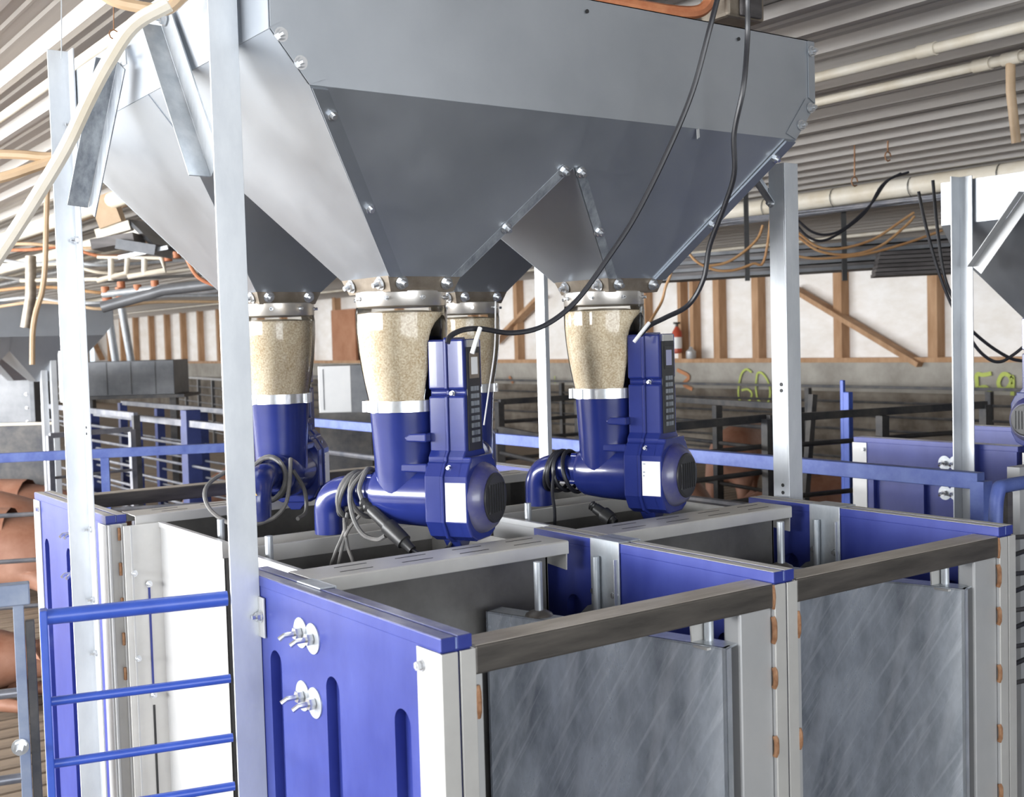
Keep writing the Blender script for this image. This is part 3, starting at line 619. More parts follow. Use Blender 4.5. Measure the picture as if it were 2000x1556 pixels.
    pr_ = MB()
    for z, w_ in ((.116,.006),(.098,.005),(.090,.004)): pr_.box(.1265,.1265+w_,-.0710,-.0708,z-.0015,z+.0015)
    pr_.obj('label_print', 'galvd', lb)
    return o
def coil(o, xs, mt='cable', r=.0052, R_=.0395, tilt=.018, zc=.09):
    for k, x in enumerate(xs):
        pts = []
        for i in range(25):
            a = 2*math.pi*i/24; rr = R_+.002*(k%2); pts.append((x+tilt*math.sin(a+k), rr*math.cos(a), zc-.006+ (rr+.006)*math.sin(a)))
        MB().tube(pts, r, 8, False).obj('cable_loop', mt, o)
def plug(o, a, b):
    a = Vector(a); b = Vector(b); P = [a.lerp(b, t) for t in (0,.04,.08,.12,.16,.20,.50,.51,.55,.84,.85,.9,1)]
    MB().tube(P, [.009,.0115,.009,.0115,.009,.012,.013,.017,.0175,.016,.012,.010,.009], 14).obj('plug_connector', 'black', o)
ZT = T
d1 = make_dispenser((.401,.755,ZT), math.radians(-60), 'nearest glossy blue feed dispenser, with white label and plug hanging in front')
coil(d1, (-.135,-.125,-.095), 'gcable')
plug(d1, (-.075,-.052,.078), (.050,-.075,-.012))
MB().tube(smooth([(-.083,.02,.13),(-.08,-.02,.138),(-.085,-.045,.105),(-.075,-.052,.078)], 5), .005, 8).obj('cable_loop', 'gcable', o if False else d1)
MB().tube(smooth([(-.085,-.01,.14),(-.105,-.046,.10),(-.10,-.052,.05),(-.075,-.056,.012),(-.04,-.058,.002),(-.015,-.066,.012)], 6), .005, 8).obj('cable_loop', 'gcable', d1)
MB().tube(smooth([(.05,-.075,-.012),(.075,-.07,-.022),(.10,-.03,-.016),(.11,-.02,.0)], 5), .004, 8).obj('cable_loop', 'cable', d1)
for pts in ([(-.125,-.03,.05),(-.135,-.03,.01),(-.150,-.04,-.03),(-.165,-.045,-.075),(-.16,-.04,-.10)], [(-.130,-.035,.04),(-.135,-.03,.0),(-.140,-.04,-.04),(-.150,-.045,-.09),(-.152,-.04,-.12)],
            [(-.13,-.035,.03),(-.128,-.03,-.02),(-.11,-.04,-.05),(-.10,-.045,-.09)], [(-.13,-.035,.0),(-.12,-.03,.02),(-.095,-.02,.05)]):
    MB().tube(smooth(pts, 5), .0038, 8).obj('hanging_lead', 'gcable', d1)
d2 = make_dispenser((.937,.755,ZT), math.radians(-69), 'right hand glossy blue feed dispenser, with black cable coiled on its pipe')
coil(d2, (-.145,-.128,-.112,-.092), 'cable', tilt=.012)
MB().tube(smooth([(-.12,-.04,.09),(-.125,-.042,.04),(-.122,-.04,0),(-.125,-.035,-.04),(-.13,-.03,-.06)], 5), .004, 8).obj('hanging_lead', 'cable', d2)
plug(d2, (-.01,-.065,.018), (.055,-.07,-.018))
d3 = make_dispenser((.401,1.350,ZT), math.radians(47), 'rear left blue feed dispenser facing away, partly behind the near post')
coil(d3, (-.112,-.098,-.085), 'gcable', R_=.044)
MB().tube(smooth([(-.09,-.05,.10),(-.10,-.055,.13),(-.13,-.06,.08),(-.17,-.06,.03),(-.20,-.03,.0),(-.24,.03,-.005),(-.22,.10,.03),(-.18,.12,.08),(-.10,.07,.12)], 6), .005, 8).obj('cable_loop', 'gcable', d3)
MB().tube(smooth([(-.07,-.05,.10),(-.05,-.07,.05),(-.06,-.075,.0),(-.11,-.07,-.01)], 6), .005, 8).obj('cable_loop', 'gcable', d3)
wt = MB().plate([(-.2185,.012,.060),(-.2185,-.012,.060),(-.2185,0,.081)], .0008).obj('warning_sticker', 'yell', d3)
wt.rotation_euler = (0,0,0)
MB().box(-.2200,-.2190,-.0012,.0012,.066,.074).box(-.2200,-.2190,-.0012,.0012,.0625,.0645).obj('warning_mark', 'black', wt)
d4 = make_dispenser((.953,1.350,ZT), math.radians(56), 'rear right blue feed dispenser, mostly hidden behind the nearest one')

# ------------------------------------------------------------------ power cables from the ceiling
def cable(label, pts, r, mt, name='power_cable', cat='cable', k=6, group=None, n=8):
    o = MB().tube(smooth(pts, k), r, n).obj(name, mt); return tag(o, label, cat, group)
D = lambda L_: [atD(*p) for p in L_]
c1 = cable('long black cable sweeping down in front of hopper to the nearest dispenser',
  D([(1425,-200,2.28),(1416,-100,2.26),(1412,-45,2.26),(1402,-5,2.26),(1385,60,2.26),(1352,180,2.28),(1302,300,2.30),(1242,420,2.32),(1190,500,2.33),(1125,588,2.34),(1062,636,2.34),(1000,650,2.33),(940,642,2.30),(905,644,2.28),(880,656,2.27),(874,670,2.265)]), .0052, 'cable')
MB().tube(D([(938,640,2.28),(930,664,2.27),(922,690,2.265)]), .0045, 6).obj('cable_tie', 'white', c1)
c2 = cable('long black cable hanging past right end of hopper to the right dispenser',
  D([(1462,-170,2.42),(1460,-90,2.40),(1460,-50,2.40),(1460,0,2.40),(1460,70,2.42),(1452,170,2.42),(1434,260,2.45),(1434,340,2.48),(1412,410,2.52),(1386,480,2.56),(1374,545,2.58),(1345,595,2.60),(1300,620,2.60),(1268,636,2.60),(1250,655,2.60)]), .0055, 'cable')
MB().tube(D([(1268,630,2.59),(1252,650,2.58),(1238,668,2.58)]), .004, 6).obj('cable_tie', 'white', c2)
cable('thin white cord beside the partly hidden rear dispenser', D([(968,588,2.56),(966,680,2.55),(955,760,2.55),(945,830,2.55)]), .0016, 'white', 'thin_cord', 'cord')
cable('orange cord dropping beside the right dispenser funnel', D([(1330,215,5),(1325,400,5),(1313,520,5),(1300,560,5),(1292,590,5),(1272,625,4.9),(1262,650,4.8)]), .006, 'orange', 'hanging_cord', 'cord')  # a hanging cord, not a hose

# ================================================================== FRONT LEFT GATES
gd = Vector((math.cos(math.radians(-14)), math.sin(math.radians(-14)), 0)); gb = Vector((-.055,.598,T))
o = thing('blue_bar_gate', 'bright blue tubular bar gate left of the nearest post', 'gate', gb)
for z, r in ((-.033,.0130),(-.172,.0075),(-.275,.0075),(-.360,.0075),(-.45,.0075),(-.54,.0075),(-.63,.0075),(-.72,.0075),(-.82,.0075),(-.92,.0075)):
    MB().tube([gd*-.288+Vector((0,0,z)), Vector((0,0,z))], r, 14).obj('bar', 'gblue', o)
MB().bar(gd*-.293+Vector((0,0,-T+.03)), gd*-.293+Vector((0,0,-.02)), .03, .012, (gd.x,gd.y,0)).obj('end_post', 'gblue', o, .002)
o = thing('old_worn_gate', 'old chipped blue and rusty steel gate at far left edge', 'gate', gb+gd*-.33)
MB().bar(gd*-.5+Vector((0,0,.010)), gd*.018+Vector((0,0,.010)), .03, .034).obj('top_rail', 'cblue', o, .002)
MB().bar(Vector((0,0,-T+.01)), Vector((0,0,-.007)), .016, .016, (gd.x,gd.y,0)).obj('end_post', 'cblue', o, .001); MB().bar(gd*.016+Vector((0,0,-T+.01)), gd*.016+Vector((0,0,-.035)), .014, .014, (gd.x,gd.y,0)).obj('inner_post', 'fence', o, .001)
for z in (-.150,-.290,-.43,-.57,-.71,-.85): MB().tube([gd*-.5+Vector((0,0,z)), Vector((0,0,z))], .008, 10).obj('bar', 'fenceg', o)
bolt_at(o, (-.01,-.012,-.235), (-.3,-1,0), .010, long=.03)

# ================================================================== PENS
def fence(label, A, B, rails, posts=2, mt='fence', rr=.011, top=.02, pmt=None, pw=.04, name='pen_fence', group=None, zt=0, endpost=True):
    """A,B plan points; rails heights relative to stall top"""
    A = Vector((A[0],A[1],0)); B = Vector((B[0],B[1],0)); o = thing(name, label, 'fence', A, 0, group); d = B-A; dn = d.normalized()
    for i, z in enumerate(rails):
        if i == 0: MB().bar(Vector((0,0,T+z)), d+Vector((0,0,T+z)), top*1.6, top*2).obj('top_rail', mt, o, .002)
        else: MB().tube([Vector((0,0,T+z)), d+Vector((0,0,T+z))], rr, 8).obj('rail', mt if mt != 'oblue' else 'fenceg', o)
    for i in range(posts):
        t = i/(posts-1) if posts > 1 else 0
        MB().bar(d*t+Vector((0,0,0)), d*t+Vector((0,0,T+rails[0]+(.0 if i in (0,posts-1) else -.02)+zt)), pw, pw, (dn.x,dn.y,0)).obj('fence_post', pmt or mt, o)
    return o
RL = [0,-.16,-.30,-.42,-.54,-.66,-.78,-.9]
f1 = fence('worn blue alley rail fence behind the stalls, ending in a mitred post at right', (2.02,.50), (2.02,4.9), [-.014,-.165,-.29,-.42,-.55,-.68,-.81], 4, 'oblue', .014, .022, 'oblue', .04)
A = onZ(-60, 897, -.05); B = onZ(456, 873, -.05)
fence('blue grey gate rail crossing behind the two left posts', (A.x,A.y), (B.x,B.y), [-.05,-.30,-.50,-.7], 3, 'oblue', .010, .020, 'oblue', .035)
fence('pale top railed pen fence behind the blue grey gate', (1.70,4.55), (1.70,7.3), [-.04,-.17,-.29,-.41,-.53,-.65,-.8], 4, 'fenceg', .009, .020, 'dblue', .06)
fence('second pen fence farther back behind left posts', (2.35,6.0), (2.35,8.7), [-.04,-.17,-.29,-.41,-.53,-.65,-.8], 4, 'fenceg', .009, .018, 'dblue', .06)
fence('grey square framed pen gate beyond the left post', (.88,5.32), (1.35,5.4), [-.05,-.16,-.28,-.40,-.52,-.64,-.76], 2, 'fenceg', .008, .014, 'fenceg', .03, 'pen_gate')
fence('grey barred pen gate seen between the two left posts', (1.54,5.9), (1.54,8.0), [.0,-.10,-.2,-.32,-.44,-.56], 3, 'fenceg', .010, .018, 'fence', .04, 'pen_gate')
# right hand pens against the wall
fence('long dark pen fence along the concrete wall', (8.3,2.5), (8.3,20), [-.13,-.27,-.40,-.53,-.66,-.80,-.93], 10, 'fence', .012, .014, 'fence', .05)
def fpx(label, a, b, rails, posts, mt='fence', z=0, name='pen_fence', rr=.012, top=.018, pmt=None, pw=.045):
    A = onZ(*a, z); B = onZ(*b, z); return fence(label, (A.x,A.y), (B.x,B.y), [z+q for q in rails], posts, mt, rr, top, pmt, pw, name)
R6 = [0,-.13,-.25,-.37,-.50,-.63,-.78]
fpx('dark cross fence between the right post and second hopper', (1500,818), (1925,790), R6, 3, z=0)
fpx('dark cross fence behind the right dispenser', (1255,838), (1500,816), R6, 2, z=0)
fpx('dark cross fence left of the right dispenser', (975,785), (1130,775), R6, 2, z=0)
fpx('dark pen fence running back behind the funnel of the right dispenser', (1120,865), (975,838), R6, 2, z=-.10, mt='fence')
fpx('dark fence behind the third post', (1160,770), (1560,795), R6, 4, z=-.02)
fpx('dark pen fence far back between the two left posts', (340,735), (445,742), R6, 5, z=-.05)
fpx('distant dark fence at left between posts', (75,735), (130,742), R6, 2, z=-.05)
# blue pen posts at right
for (x, yt, yb, D_, wd, lab) in ((1657,765,905,6.0,.035,'bright blue square pen post near wall'),(1646,742,800,6.1,.02,'thin blue pin beside the blue pen post'),(375,800,950,7.0,.09,'dark blue pen post behind left gate')):
    q = atD(x, (yt+yb)/2, D_); zt_ = atD(x, yt, D_).z
    tag(MB().box(q.x-wd/2, q.x+wd/2, q.y-wd/2, q.y+wd/2, 0, zt_).obj('pen_post', 'dblue' if x < 400 else 'gblue', None, .003), lab, 'post')
# leaning dark bar
A = atD(1588,770,6.4); B = atD(1565,880,6.4); tag(MB().bar(A, (B.x-.05,B.y,.02), .04, .03).obj('leaning_bar', 'fence'), 'dark leaning steel bar inside the pen right of post', 'bar')

# right foreground gate beyond the last stall panel
o = thing('rounded_corner_gate', 'chipped blue gate with rounded corner at far right edge', 'gate', (1.60,.30,0))
q0 = onY(1944,952,.30); q1 = onY(2030,938,.30)
MB().tube(smooth([(q0.x-1.60,0,T-.35),(q0.x-1.60,0,T-.08),(q0.x-1.60+.012,0,q0.z-.012),(q0.x-1.60+.04,0,q0.z),(q1.x-1.6,0,q1.z)], 5), .017, 12).obj('frame_tube', 'oblue', o)
MB().bar((q0.x-1.6+.045,0,.01), (q0.x-1.6+.045,0,q0.z-.015), .022, .022, (0,1,0)).obj('upright', 'tube', o)
MB().tube([(q0.x-1.6,0,.01),(q0.x-1.6,0,T-.34)], .015, 12).obj('lower_tube', 'oblue', o)
for i in range(9):
    z = T-.12-i*.045; MB().tube([(q0.x-1.6+.06,0,z),(q0.x-1.6+.5,.0,z-.03*(-1)**i)], .006, 8).obj('bar', 'black' if i%2 else 'fence', o)
bx_ = onY(1992, 1000, .62).x; tag(MB().box(bx_,min(bx_+.6,2.77),.62,.66,.03,T-.02).obj('pale_board', 'stainw'), 'pale white board standing behind the rounded gate', 'board')

# ================================================================== SECOND STATION AT RIGHT
hx2, hy2 = 2.768+.669, 1.12-.581
h2 = make_hopper('feed_hopper', 'second grey feed hopper at right edge, white upper band', hx2, hy2, -.165, detail=False)
s2 = dup(p1, (2.785, 1.515, T), 0, 'blue stall panel of the second station with white double washers', mir=(1,-1,1))
s3 = dup(p2, (3.47, 1.52, T), 0, 'blue stall panel glimpsed behind second station panel', mir=(1,-1,1))
s4 = dup(p2, (2.80, -.62, T), 0, 'blue stall panel of the second station, outside right')
post(.05, .05, T+.90, 2.757, 1.045, 'pale galvanised post of the second station at right', -1, -1)
o, d, n = brace('rust spotted white angle brace on second hopper', onX(1908,528,2.755), onX(2010,382,2.755), (0,1,.6), 'stainw', .04)
tr2 = thing('feed_trough', 'stainless trough with bent pale side at right edge', 'trough', (2.79,0,0))
MB().box(0,.003,.30,.84,.1,T-.02).obj('side_wall', 'stainw', tr2); MB().box(0,.6,.84,.843,.1,T-.02).obj('back_wall', 'stain', tr2); MB().box(0,.6,.30,.303,.1,T-.02).obj('front_wall', 'stain', tr2)
MB().box(-.01,.62,.24,.34,T-.012,T-.004).obj('rim', 'tube', tr2)
q = atD(2080, 800, 3.75)
d5 = dup(d1, (q.x, q.y, ZT+.02), math.radians(175), 'blue feed dispenser of the second station, cut by right edge', mir=(1,-1,1))

# ================================================================== BACKGROUND EQUIPMENT
def boxpx(x0, x1, yt, yb, D_, dep, mt, name, label, cat, parts=None, rz=0):
    """a real box whose front spans these pixels at distance D_"""
    a = atD((x0+x1)/2, (yt+yb)/2, D_); wd = (x1-x0)/F*D_; h = (yb-yt)/F*D_
    o = thing(name, label, cat, (a.x, a.y, a.z-h/2), YAW-math.pi/2+rz)
    MB().box(-wd/2, wd/2, 0, dep, 0, h).obj('body', mt, o, .004)
    return o, wd, h
o, wd, h = boxpx(150, 340, 705, 772, 11.0, .5, 'dim', 'grey_feed_box', 'long grey steel feed box under two slanting tubes', 'feed box')
for i in range(4): MB().box(-wd/2+.05+i*wd/4, -wd/2+.055+i*wd/4, -.004, 0, .01, h-.01).obj('panel_seam', 'fence', o)
MB().box(-wd/2-.05, wd/2+.1, -.05, .5, -.03, 0).obj('ledge', 'fence', o)
for sx in (-wd/2+.04, wd/2-.08): MB().box(sx, sx+.06, .1, .2, -(o.location.z), -.03).obj('leg', 'fence', o)
o, wd, h = boxpx(-120, 66, 716, 840, 9.5, .5, 'cab', 'steel_cabinet', 'grey steel cabinet at far left above dark panel', 'cabinet')
MB().box(wd/2-.03, wd/2+.005, -.004, .5, 0, h).obj('edge_trim', 'dim', o); MB().box(-wd/2, wd/2, -.006, 0, h-.03, h).obj('top_trim', 'dim', o); MB().box(-wd/2, wd/2, .05, .45, -(o.location.z), 0).obj('plinth', 'dim', o)
for i in range(3): bolt_at(o, (wd/2-.06, -.003, .06+i*.11), (0,-1,0), .008)
o, wd, h = boxpx(-150, 108, 832, 1040, 9.1, .04, 'fence', 'dark_side_board', 'dark brown pen board with pale top edge, far left', 'board'); MB().box(-wd/2, wd/2, -.01, .05, h, h+.02).obj('top_edge', 'pvc', o); MB().box(-wd/2,-wd/2+.05,0,.04,-(o.location.z),0).box(wd/2-.05,wd/2,0,.04,-(o.location.z),0).obj('board_leg','tube',o)
o, wd, h = boxpx(622, 686, 714, 806, 7.5, .4, 'stainw', 'white_locker', 'white steel locker behind the nearest funnel', 'cabinet')
MB().box(wd/2, wd/2+.12, .0, .4, 0, h).obj('side_panel', 'dim', o); MB().box(-wd/2+.03,-wd/2+.035,-.004,0,.02,h-.02).obj('door_seam', 'dim', o); MB().box(-wd/2, wd/2+.12, 0, .4, -(o.location.z), 0).obj('plinth', 'fence', o)
# slanting feed tubes into the grey box
for x0, y0, x1, y1, lab in ((210,600,226,704,'left slanting grey feed tube with rusty coupling'),(236,590,256,704,'right slanting grey feed tube with rusty coupling')):
    A = atD(x0,y0,11.05); B = atD(x1,y1,11.2); o = thing('feed_tube', lab, 'tube', B)
    MB().tube([A-B, Vector((0,0,0))], .035, 12).obj('tube', 'galv', o); MB().tube([A-B+Vector((0,0,.14)), A-B-(A-B).normalized()*.02], .045, 12).obj('coupling', 'rust', o)
# far hopper at left
h3 = make_hopper('feed_hopper', 'distant feed hopper at far left beyond the posts', 0, 0, 0, detail=False)
q = atD(-20, 640, 8.2); h3.location = (q.x, q.y, T-.32); h3.rotation_euler = (0,0,0)
for px in (83,102): 
    q = atD(px, 690, 8.0); tag(MB().box(q.x-.02,q.x+.02,q.y-.02,q.y+.02,0,T+.55).obj('hopper_leg', 'post', None, .002), 'pale leg under the distant hopper, %s one' % ('left' if px == 83 else 'right'), 'post')
# distant dispenser with white/blue parts
d6 = dup(d2, atD(36, 700, 9.2)+Vector((0,0,-.22)), math.radians(20), 'small distant dispenser on top of the steel cabinet'); d6.scale = (.6,.6,.6); d6.location.z += .09
# white drum between the posts
q = atD(133, 735, 7.4); tag(MB().lathe([(.05,0),(.055,.02),(.055,.30),(.05,.32)], 20, (q.x,q.y,q.z-.16)).lathe([(.01,-(q.z-.16)),(.01,0)], 8, (q.x,q.y,q.z-.16)).obj('white_drum', 'stainw'), 'white round drum on a stand left of the rear post', 'drum')
# fire extinguisher + jug on the wall sill
q = onX(1323, 690, XW-.12); o = thing('fire_extinguisher', 'red fire extinguisher hung on wall studs', 'extinguisher', q)
MB().lathe([(.04,0),(.06,.02),(.06,.26),(.03,.31),(.02,.33)], 20).obj('cylinder', 'red', o); MB().lathe([(.02,.33),(.02,.37)], 12).box(-.05,.05,-.01,.01,.36,.385).obj('valve', 'black', o); MB().lathe([(.0605,.06),(.0605,.20)], 20, caps=False).obj('label_band', 'white', o)
q = onX(1350, 711, XW-.08); tag(MB().lathe([(.055,0),(.06,.01),(.06,.09),(.025,.12),(.02,.145)], 16, (q.x,q.y,ZS+.05)).obj('clear_jug', 'stainw'), 'small pale jug standing on the wall sill', 'jug')

# ------------------------------------------------------------------ pipes under the ceiling, running along Y
def vpipe(x, z, y0, y1, r, mt, label, name='ceiling_pipe', joints=(), cat='pipe', group=None):
    o = thing(name, label, cat, (x, y0, T+z), 0, group); MB().tube([(0,0,0),(0,y1-y0,0)], r, 14).obj('pipe', mt, o)
    for j in joints: MB().tube([(0,j-y0-.03,0),(0,j-y0+.03,0)], r*1.25, 14).obj('coupling', 'tray' if mt != 'pvc' else 'pvc', o)
    return o
z = 1.235
xa = onZ(1593,152,z).x; xb = onZ(1593,200,z).x
vpipe(xa, z, .2, 22, .017, 'pvc', 'upper cream ceiling pipe right of hopper', joints=(onZ(1805,97,z).y,)); q = onZ(1962,112,z)
o = vpipe(xb, z, .2, 22, .017, 'pvc', 'lower cream ceiling pipe right of hopper with drop tee', joints=(onZ(1905,124,z).y, onZ(1968,112,z).y))
MB().tube([(0, q.y-.2, 0),(0,q.y-.2,-.10),(.03,q.y-.2,-.26)], .015, 12).obj('drop_pipe', 'pvcb', o)
xc = onZ(1700,372,1.22).x
o = vpipe(xc, 1.21, -1, 30, .055, 'pvc', 'fat cream duct with grey cables strapped under it')
for k in range(9):
    pts = []
    for i in range(40): pts.append((-.07+.018*k+.006*math.sin(i*1.3+k), i*.6, -.065+.008*math.sin(i*.9+k*2)-.02*abs(math.sin(i*.35))))
    MB().tube(smooth(pts, 2), .007, 6).obj('strapped_cable', 'fenceg', o)
for i in range(22): MB().lathe([(.062,0),(.062,.006)], 14, (0, 2.2+i*.55, -.005), 'y', caps=False).obj('strap', 'black', o)
for px, py, r, lab in ((1650,500,.014,'thin cream pipe low under the far ceiling'),(1650,462,.016,'thin cream pipe behind the strapped duct')):
    x = onZ(px, py, 1.22).x; vpipe(x, 1.22, 0, 30, r, 'pvc', lab)
xl = onZ(115,150,1.22).x
vpipe(xl, 1.22, 1.0, 12, .016, 'pvc', 'cream pipe running back at top left corner')
vpipe(xl+.95, 1.18, 1.2, 20, .045, 'pvc', 'fat cream pipe behind the left posts')
vpipe(xl+1.35, 1.10, 4.0, 24, .04, 'pvc', 'grey white duct above the far pens')
vpipe(xl+1.12, 1.20, 1.2, 24, .014, 'pvcb', 'thin tan pipe beside the fat left pipe'); vpipe(xl+1.7, 1.2, 3, 24, .02, 'galv', 'galvanised pipe above the far left pens'); vpipe(xl+2.1, 1.16, 5, 26, .03, 'galv', 'galvanised duct behind hopper at left')
# hoses
def hose(label, L_, r, mt, name='hose', cat='hose', k=6): return cable(label, D(L_), r, mt, name, cat, k)
hose('thick cream hose curving down in front at top left', [(330,8,2.0),(262,48,2.0),(215,115,2.02),(175,190,2.05),(130,285,2.08),(80,370,2.1),(30,450,2.12),(-30,540,2.15)], .0130, 'pvc')
hose('tan hose at the top edge left of hopper', [(190,-20,2.1),(225,2,2.1),(275,14,2.1),(325,18,2.1),(360,-10,2.1)], .011, 'pvcb')
hose('brown bent hose above the hopper top', [(1085,-75,3.0),(1115,-35,3.0),(1150,-10,3.0),(1200,2,3.0),(1250,12,3.0),(1310,22,3.0),(1355,24,3.0),(1378,14,3.0),(1390,-12,3.0),(1393,-75,3.0)], .016, 'rust')
hose('tan hose crossing behind the left rear post', [(-30,300,4),(40,302,4),(90,306,4),(130,302,4),(190,290,4)], .016, 'pvcb')
hose('lower tan hose crossing behind left rear post', [(-30,355,4),(20,342,4),(70,325,4),(130,306,4),(190,296,4)], .018, 'pvcb')
hose('tan hose hanging down at far left', [(96,340,6),(92,380,6),(90,450,6),(88,520,6),(82,570,6),(70,610,6),(64,650,6),(63,712,6)], .014, 'pvcb')
hose('tan hose loop below hopper at left', [(345,345,6),(350,430,6),(358,485,6),(372,520,6),(392,545,6),(432,560,6),(460,562,6)], .010, 'rust')
for i, L_ in enumerate(([(1560,455),(1590,478),(1620,486),(1660,482),(1710,465),(1760,432),(1785,415)], [(1558,462),(1600,490),(1660,497),(1720,480),(1770,440),(1786,422)], [(1380,520),(1420,512),(1455,490),(1480,465),(1490,440)],
          [(1310,330),(1325,440),(1350,500),(1390,525),(1430,528),(1470,515),(1495,500),(1515,330)], [(1555,500),(1600,505),(1680,498),(1760,478),(1840,450)])):
    hose('orange hose loop hanging below ceiling, %s' % ['upper one right of post','second one right of post','left of the right post','lowest left of post','longest, reaching the second hopper'][i], [(x,y,6.6) for x,y in L_], .0075, 'orange', 'orange_hose')
for i, L_ in enumerate(([(1556,428),(1585,452),(1615,458),(1650,445),(1700,400),(1735,352),(1775,336)], [(1556,440),(1578,462),(1605,470),(1640,455),(1690,415),(1722,362),(1760,338)])):
    hose('black cable loop right of post, %s' % ['upper','lower'][i], [(x,y,5.2) for x,y in L_], .0055, 'cable', 'black_cable', 'cable')
for i, L_ in enumerate(([(1794,374),(1808,440),(1830,520),(1852,580),(1872,618),(1905,652),(1940,680),(1975,700),(2000,705)], [(1822,352),(1830,440),(1845,540),(1870,600),(1900,668),(1930,700),(1955,706),(1980,692),(2000,676)])):
    hose('black cable hanging to second station, %s one' % ['left','right'][i], [(x,y,4.3) for x,y in L_], .006, 'cable', 'black_cable', 'cable')
# manure-coloured lump and hanger around the top cable, chains
for (x, y0, y1, D_, lab) in ((1669,270,345,5.6,'rusty chain hanging from ceiling near the strapped duct'),(1734,275,296,5.4,'small rusty hook under ceiling'),(222,0,58,2.6,'rusty hook hanging at top left'),(120,0,115,2.6,'fine wire hanging at top left')):
    A = atD(x,y0,D_); B = atD(x,y1,D_); o = thing('hanging_hook', lab, 'hook', A)
    MB().tube([Vector((0,0,0)), B-A], .004 if D_ > 4 else .0012, 6).obj('wire', 'weld' if x != 120 else 'galv', o)
    if x != 120: MB().tube([B-A+Vector((.012*D_/3*math.cos(a),0,-.012*D_/3+.012*D_/3*math.sin(a))) for a in [i*math.pi/4 for i in range(8)]], .0035 if D_ > 4 else .0016, 6).obj('ring', 'weld', o)
q = atD(1430, 20, 3.1); o = thing('dusty_fan_box', 'dusty cobwebbed junction box above the hopper', 'box', q)
MB().box(-.07,.07,-.05,.05,-.035,.25).obj('body', 'tray', o, .01); MB().box(-.03,.05,-.06,-.05,-.03,.1).obj('cover', 'dark', o, .008)
# stacked dark sheets slung under the ceiling at right
o = thing('slung_sheet_stack', 'stack of dark rolled sheets slung under the ceiling by black straps', 'sheets', (0,0,0))
for i in range(7):
    A = atD(1236+i*3, 551-i*7, 8.2); B = atD(1870, 512-i*8+(i%2)*3, 7.6); MB().bar(A, B, .35, .022).obj('sheet', 'dark' if i%2 else 'dim', o)
for i in range(6):
    A = atD(1705+i*2, 538-i*8, 7.4); B = atD(1872, 530-i*8, 7.3); MB().bar(A, B, .3, .02).obj('sheet', 'dark', o)
for px in (1460,1650): MB().bar(atD(px,548,7.4), atD(px-4,352,7.4), .03, .03).obj('strap', 'black', o)
# manifold of cream pipes at left, with rusty valves
o = thing('pipe_manifold', 'cream pipe manifold with orange valves behind the left rear post', 'manifold', (0,0,0))
DM = 6.6
def mp(L_, r=.016, mt='pvc', nm='pipe_run'): MB().tube([atD(x,y,DM) for x,y in L_], r, 10).obj(nm, mt, o)
mp([(190,548),(246,534),(250,500)]); mp([(250,540),(322,528),(316,502)]); mp([(282,538),(282,505)]); mp([(217,548),(217,505)]); mp([(190,502),(320,504)], .010); mp([(40,548),(190,545)], .012)
for x, y in ((205,560),(236,550),(268,556),(302,548),(328,498),(345,492)): mp([(x,y),(x+1,y+12)], .022, 'rust', 'valve')
mp([(200,600),(320,566),(438,552)], .032, 'cab'); mp([(200,575),(330,560)], .02, 'galv'); mp([(60,500),(60,580),(50,640)], .03, 'tray', 'drop_pipe')
o = thing('ceiling_inlet', 'grey ceiling inlet box with cream wooden trim at left', 'inlet', (0,0,0)); DM = 6.2
P4 = [atD(235,440,DM), atD(255,430,DM), atD(345,470,DM+.2), atD(330,480,DM+.2)]
MB().plate([atD(252,428,DM), atD(320,438,DM+.3), atD(392,492,DM), atD(300,476,DM-.2)], .02).obj('vent_flap', 'dim', o); MB().bar(atD(190,458,DM), atD(256,440,DM), .06, .05).obj('wood_trim', 'pvc', o); MB().bar(atD(190,420,DM), atD(232,405,DM), .1, .16).obj('wood_block', 'pvcb', o)
MB().bar(atD(190,480,DM-.1), atD(272,466,DM-.1), .2, .05).obj('dark_gap', 'dark', o); MB().bar(atD(232,503,DM-.2), atD(328,483,DM-.2), .02, .02).obj('rod', 'galv', o); MB().bar(atD(245,480,DM-.1), atD(320,492,DM-.1), .3, .05).obj('lamp_body', 'dim', o)
# clutter of thin hoses at far left ceiling
for i in range(8):
    y0 = 470+i*18+random.uniform(-6,6)
    hose('thin hose strung under the far left ceiling, row %s from top' % ['first','second','third','fourth','fifth','sixth','seventh','eighth'][i], [(-20,y0+random.uniform(-10,12),7.5),(60,y0+random.uniform(-8,14),7.4),(130,y0+random.uniform(-12,8),7.4),(200,y0+8,7.4),(300,y0+random.uniform(-6,16),7.6),(430,y0-6,7.8)], .010, ['pvcb','rust','galv','pvc','gcable','orange','galv','pvcb'][i], 'strung_hose')

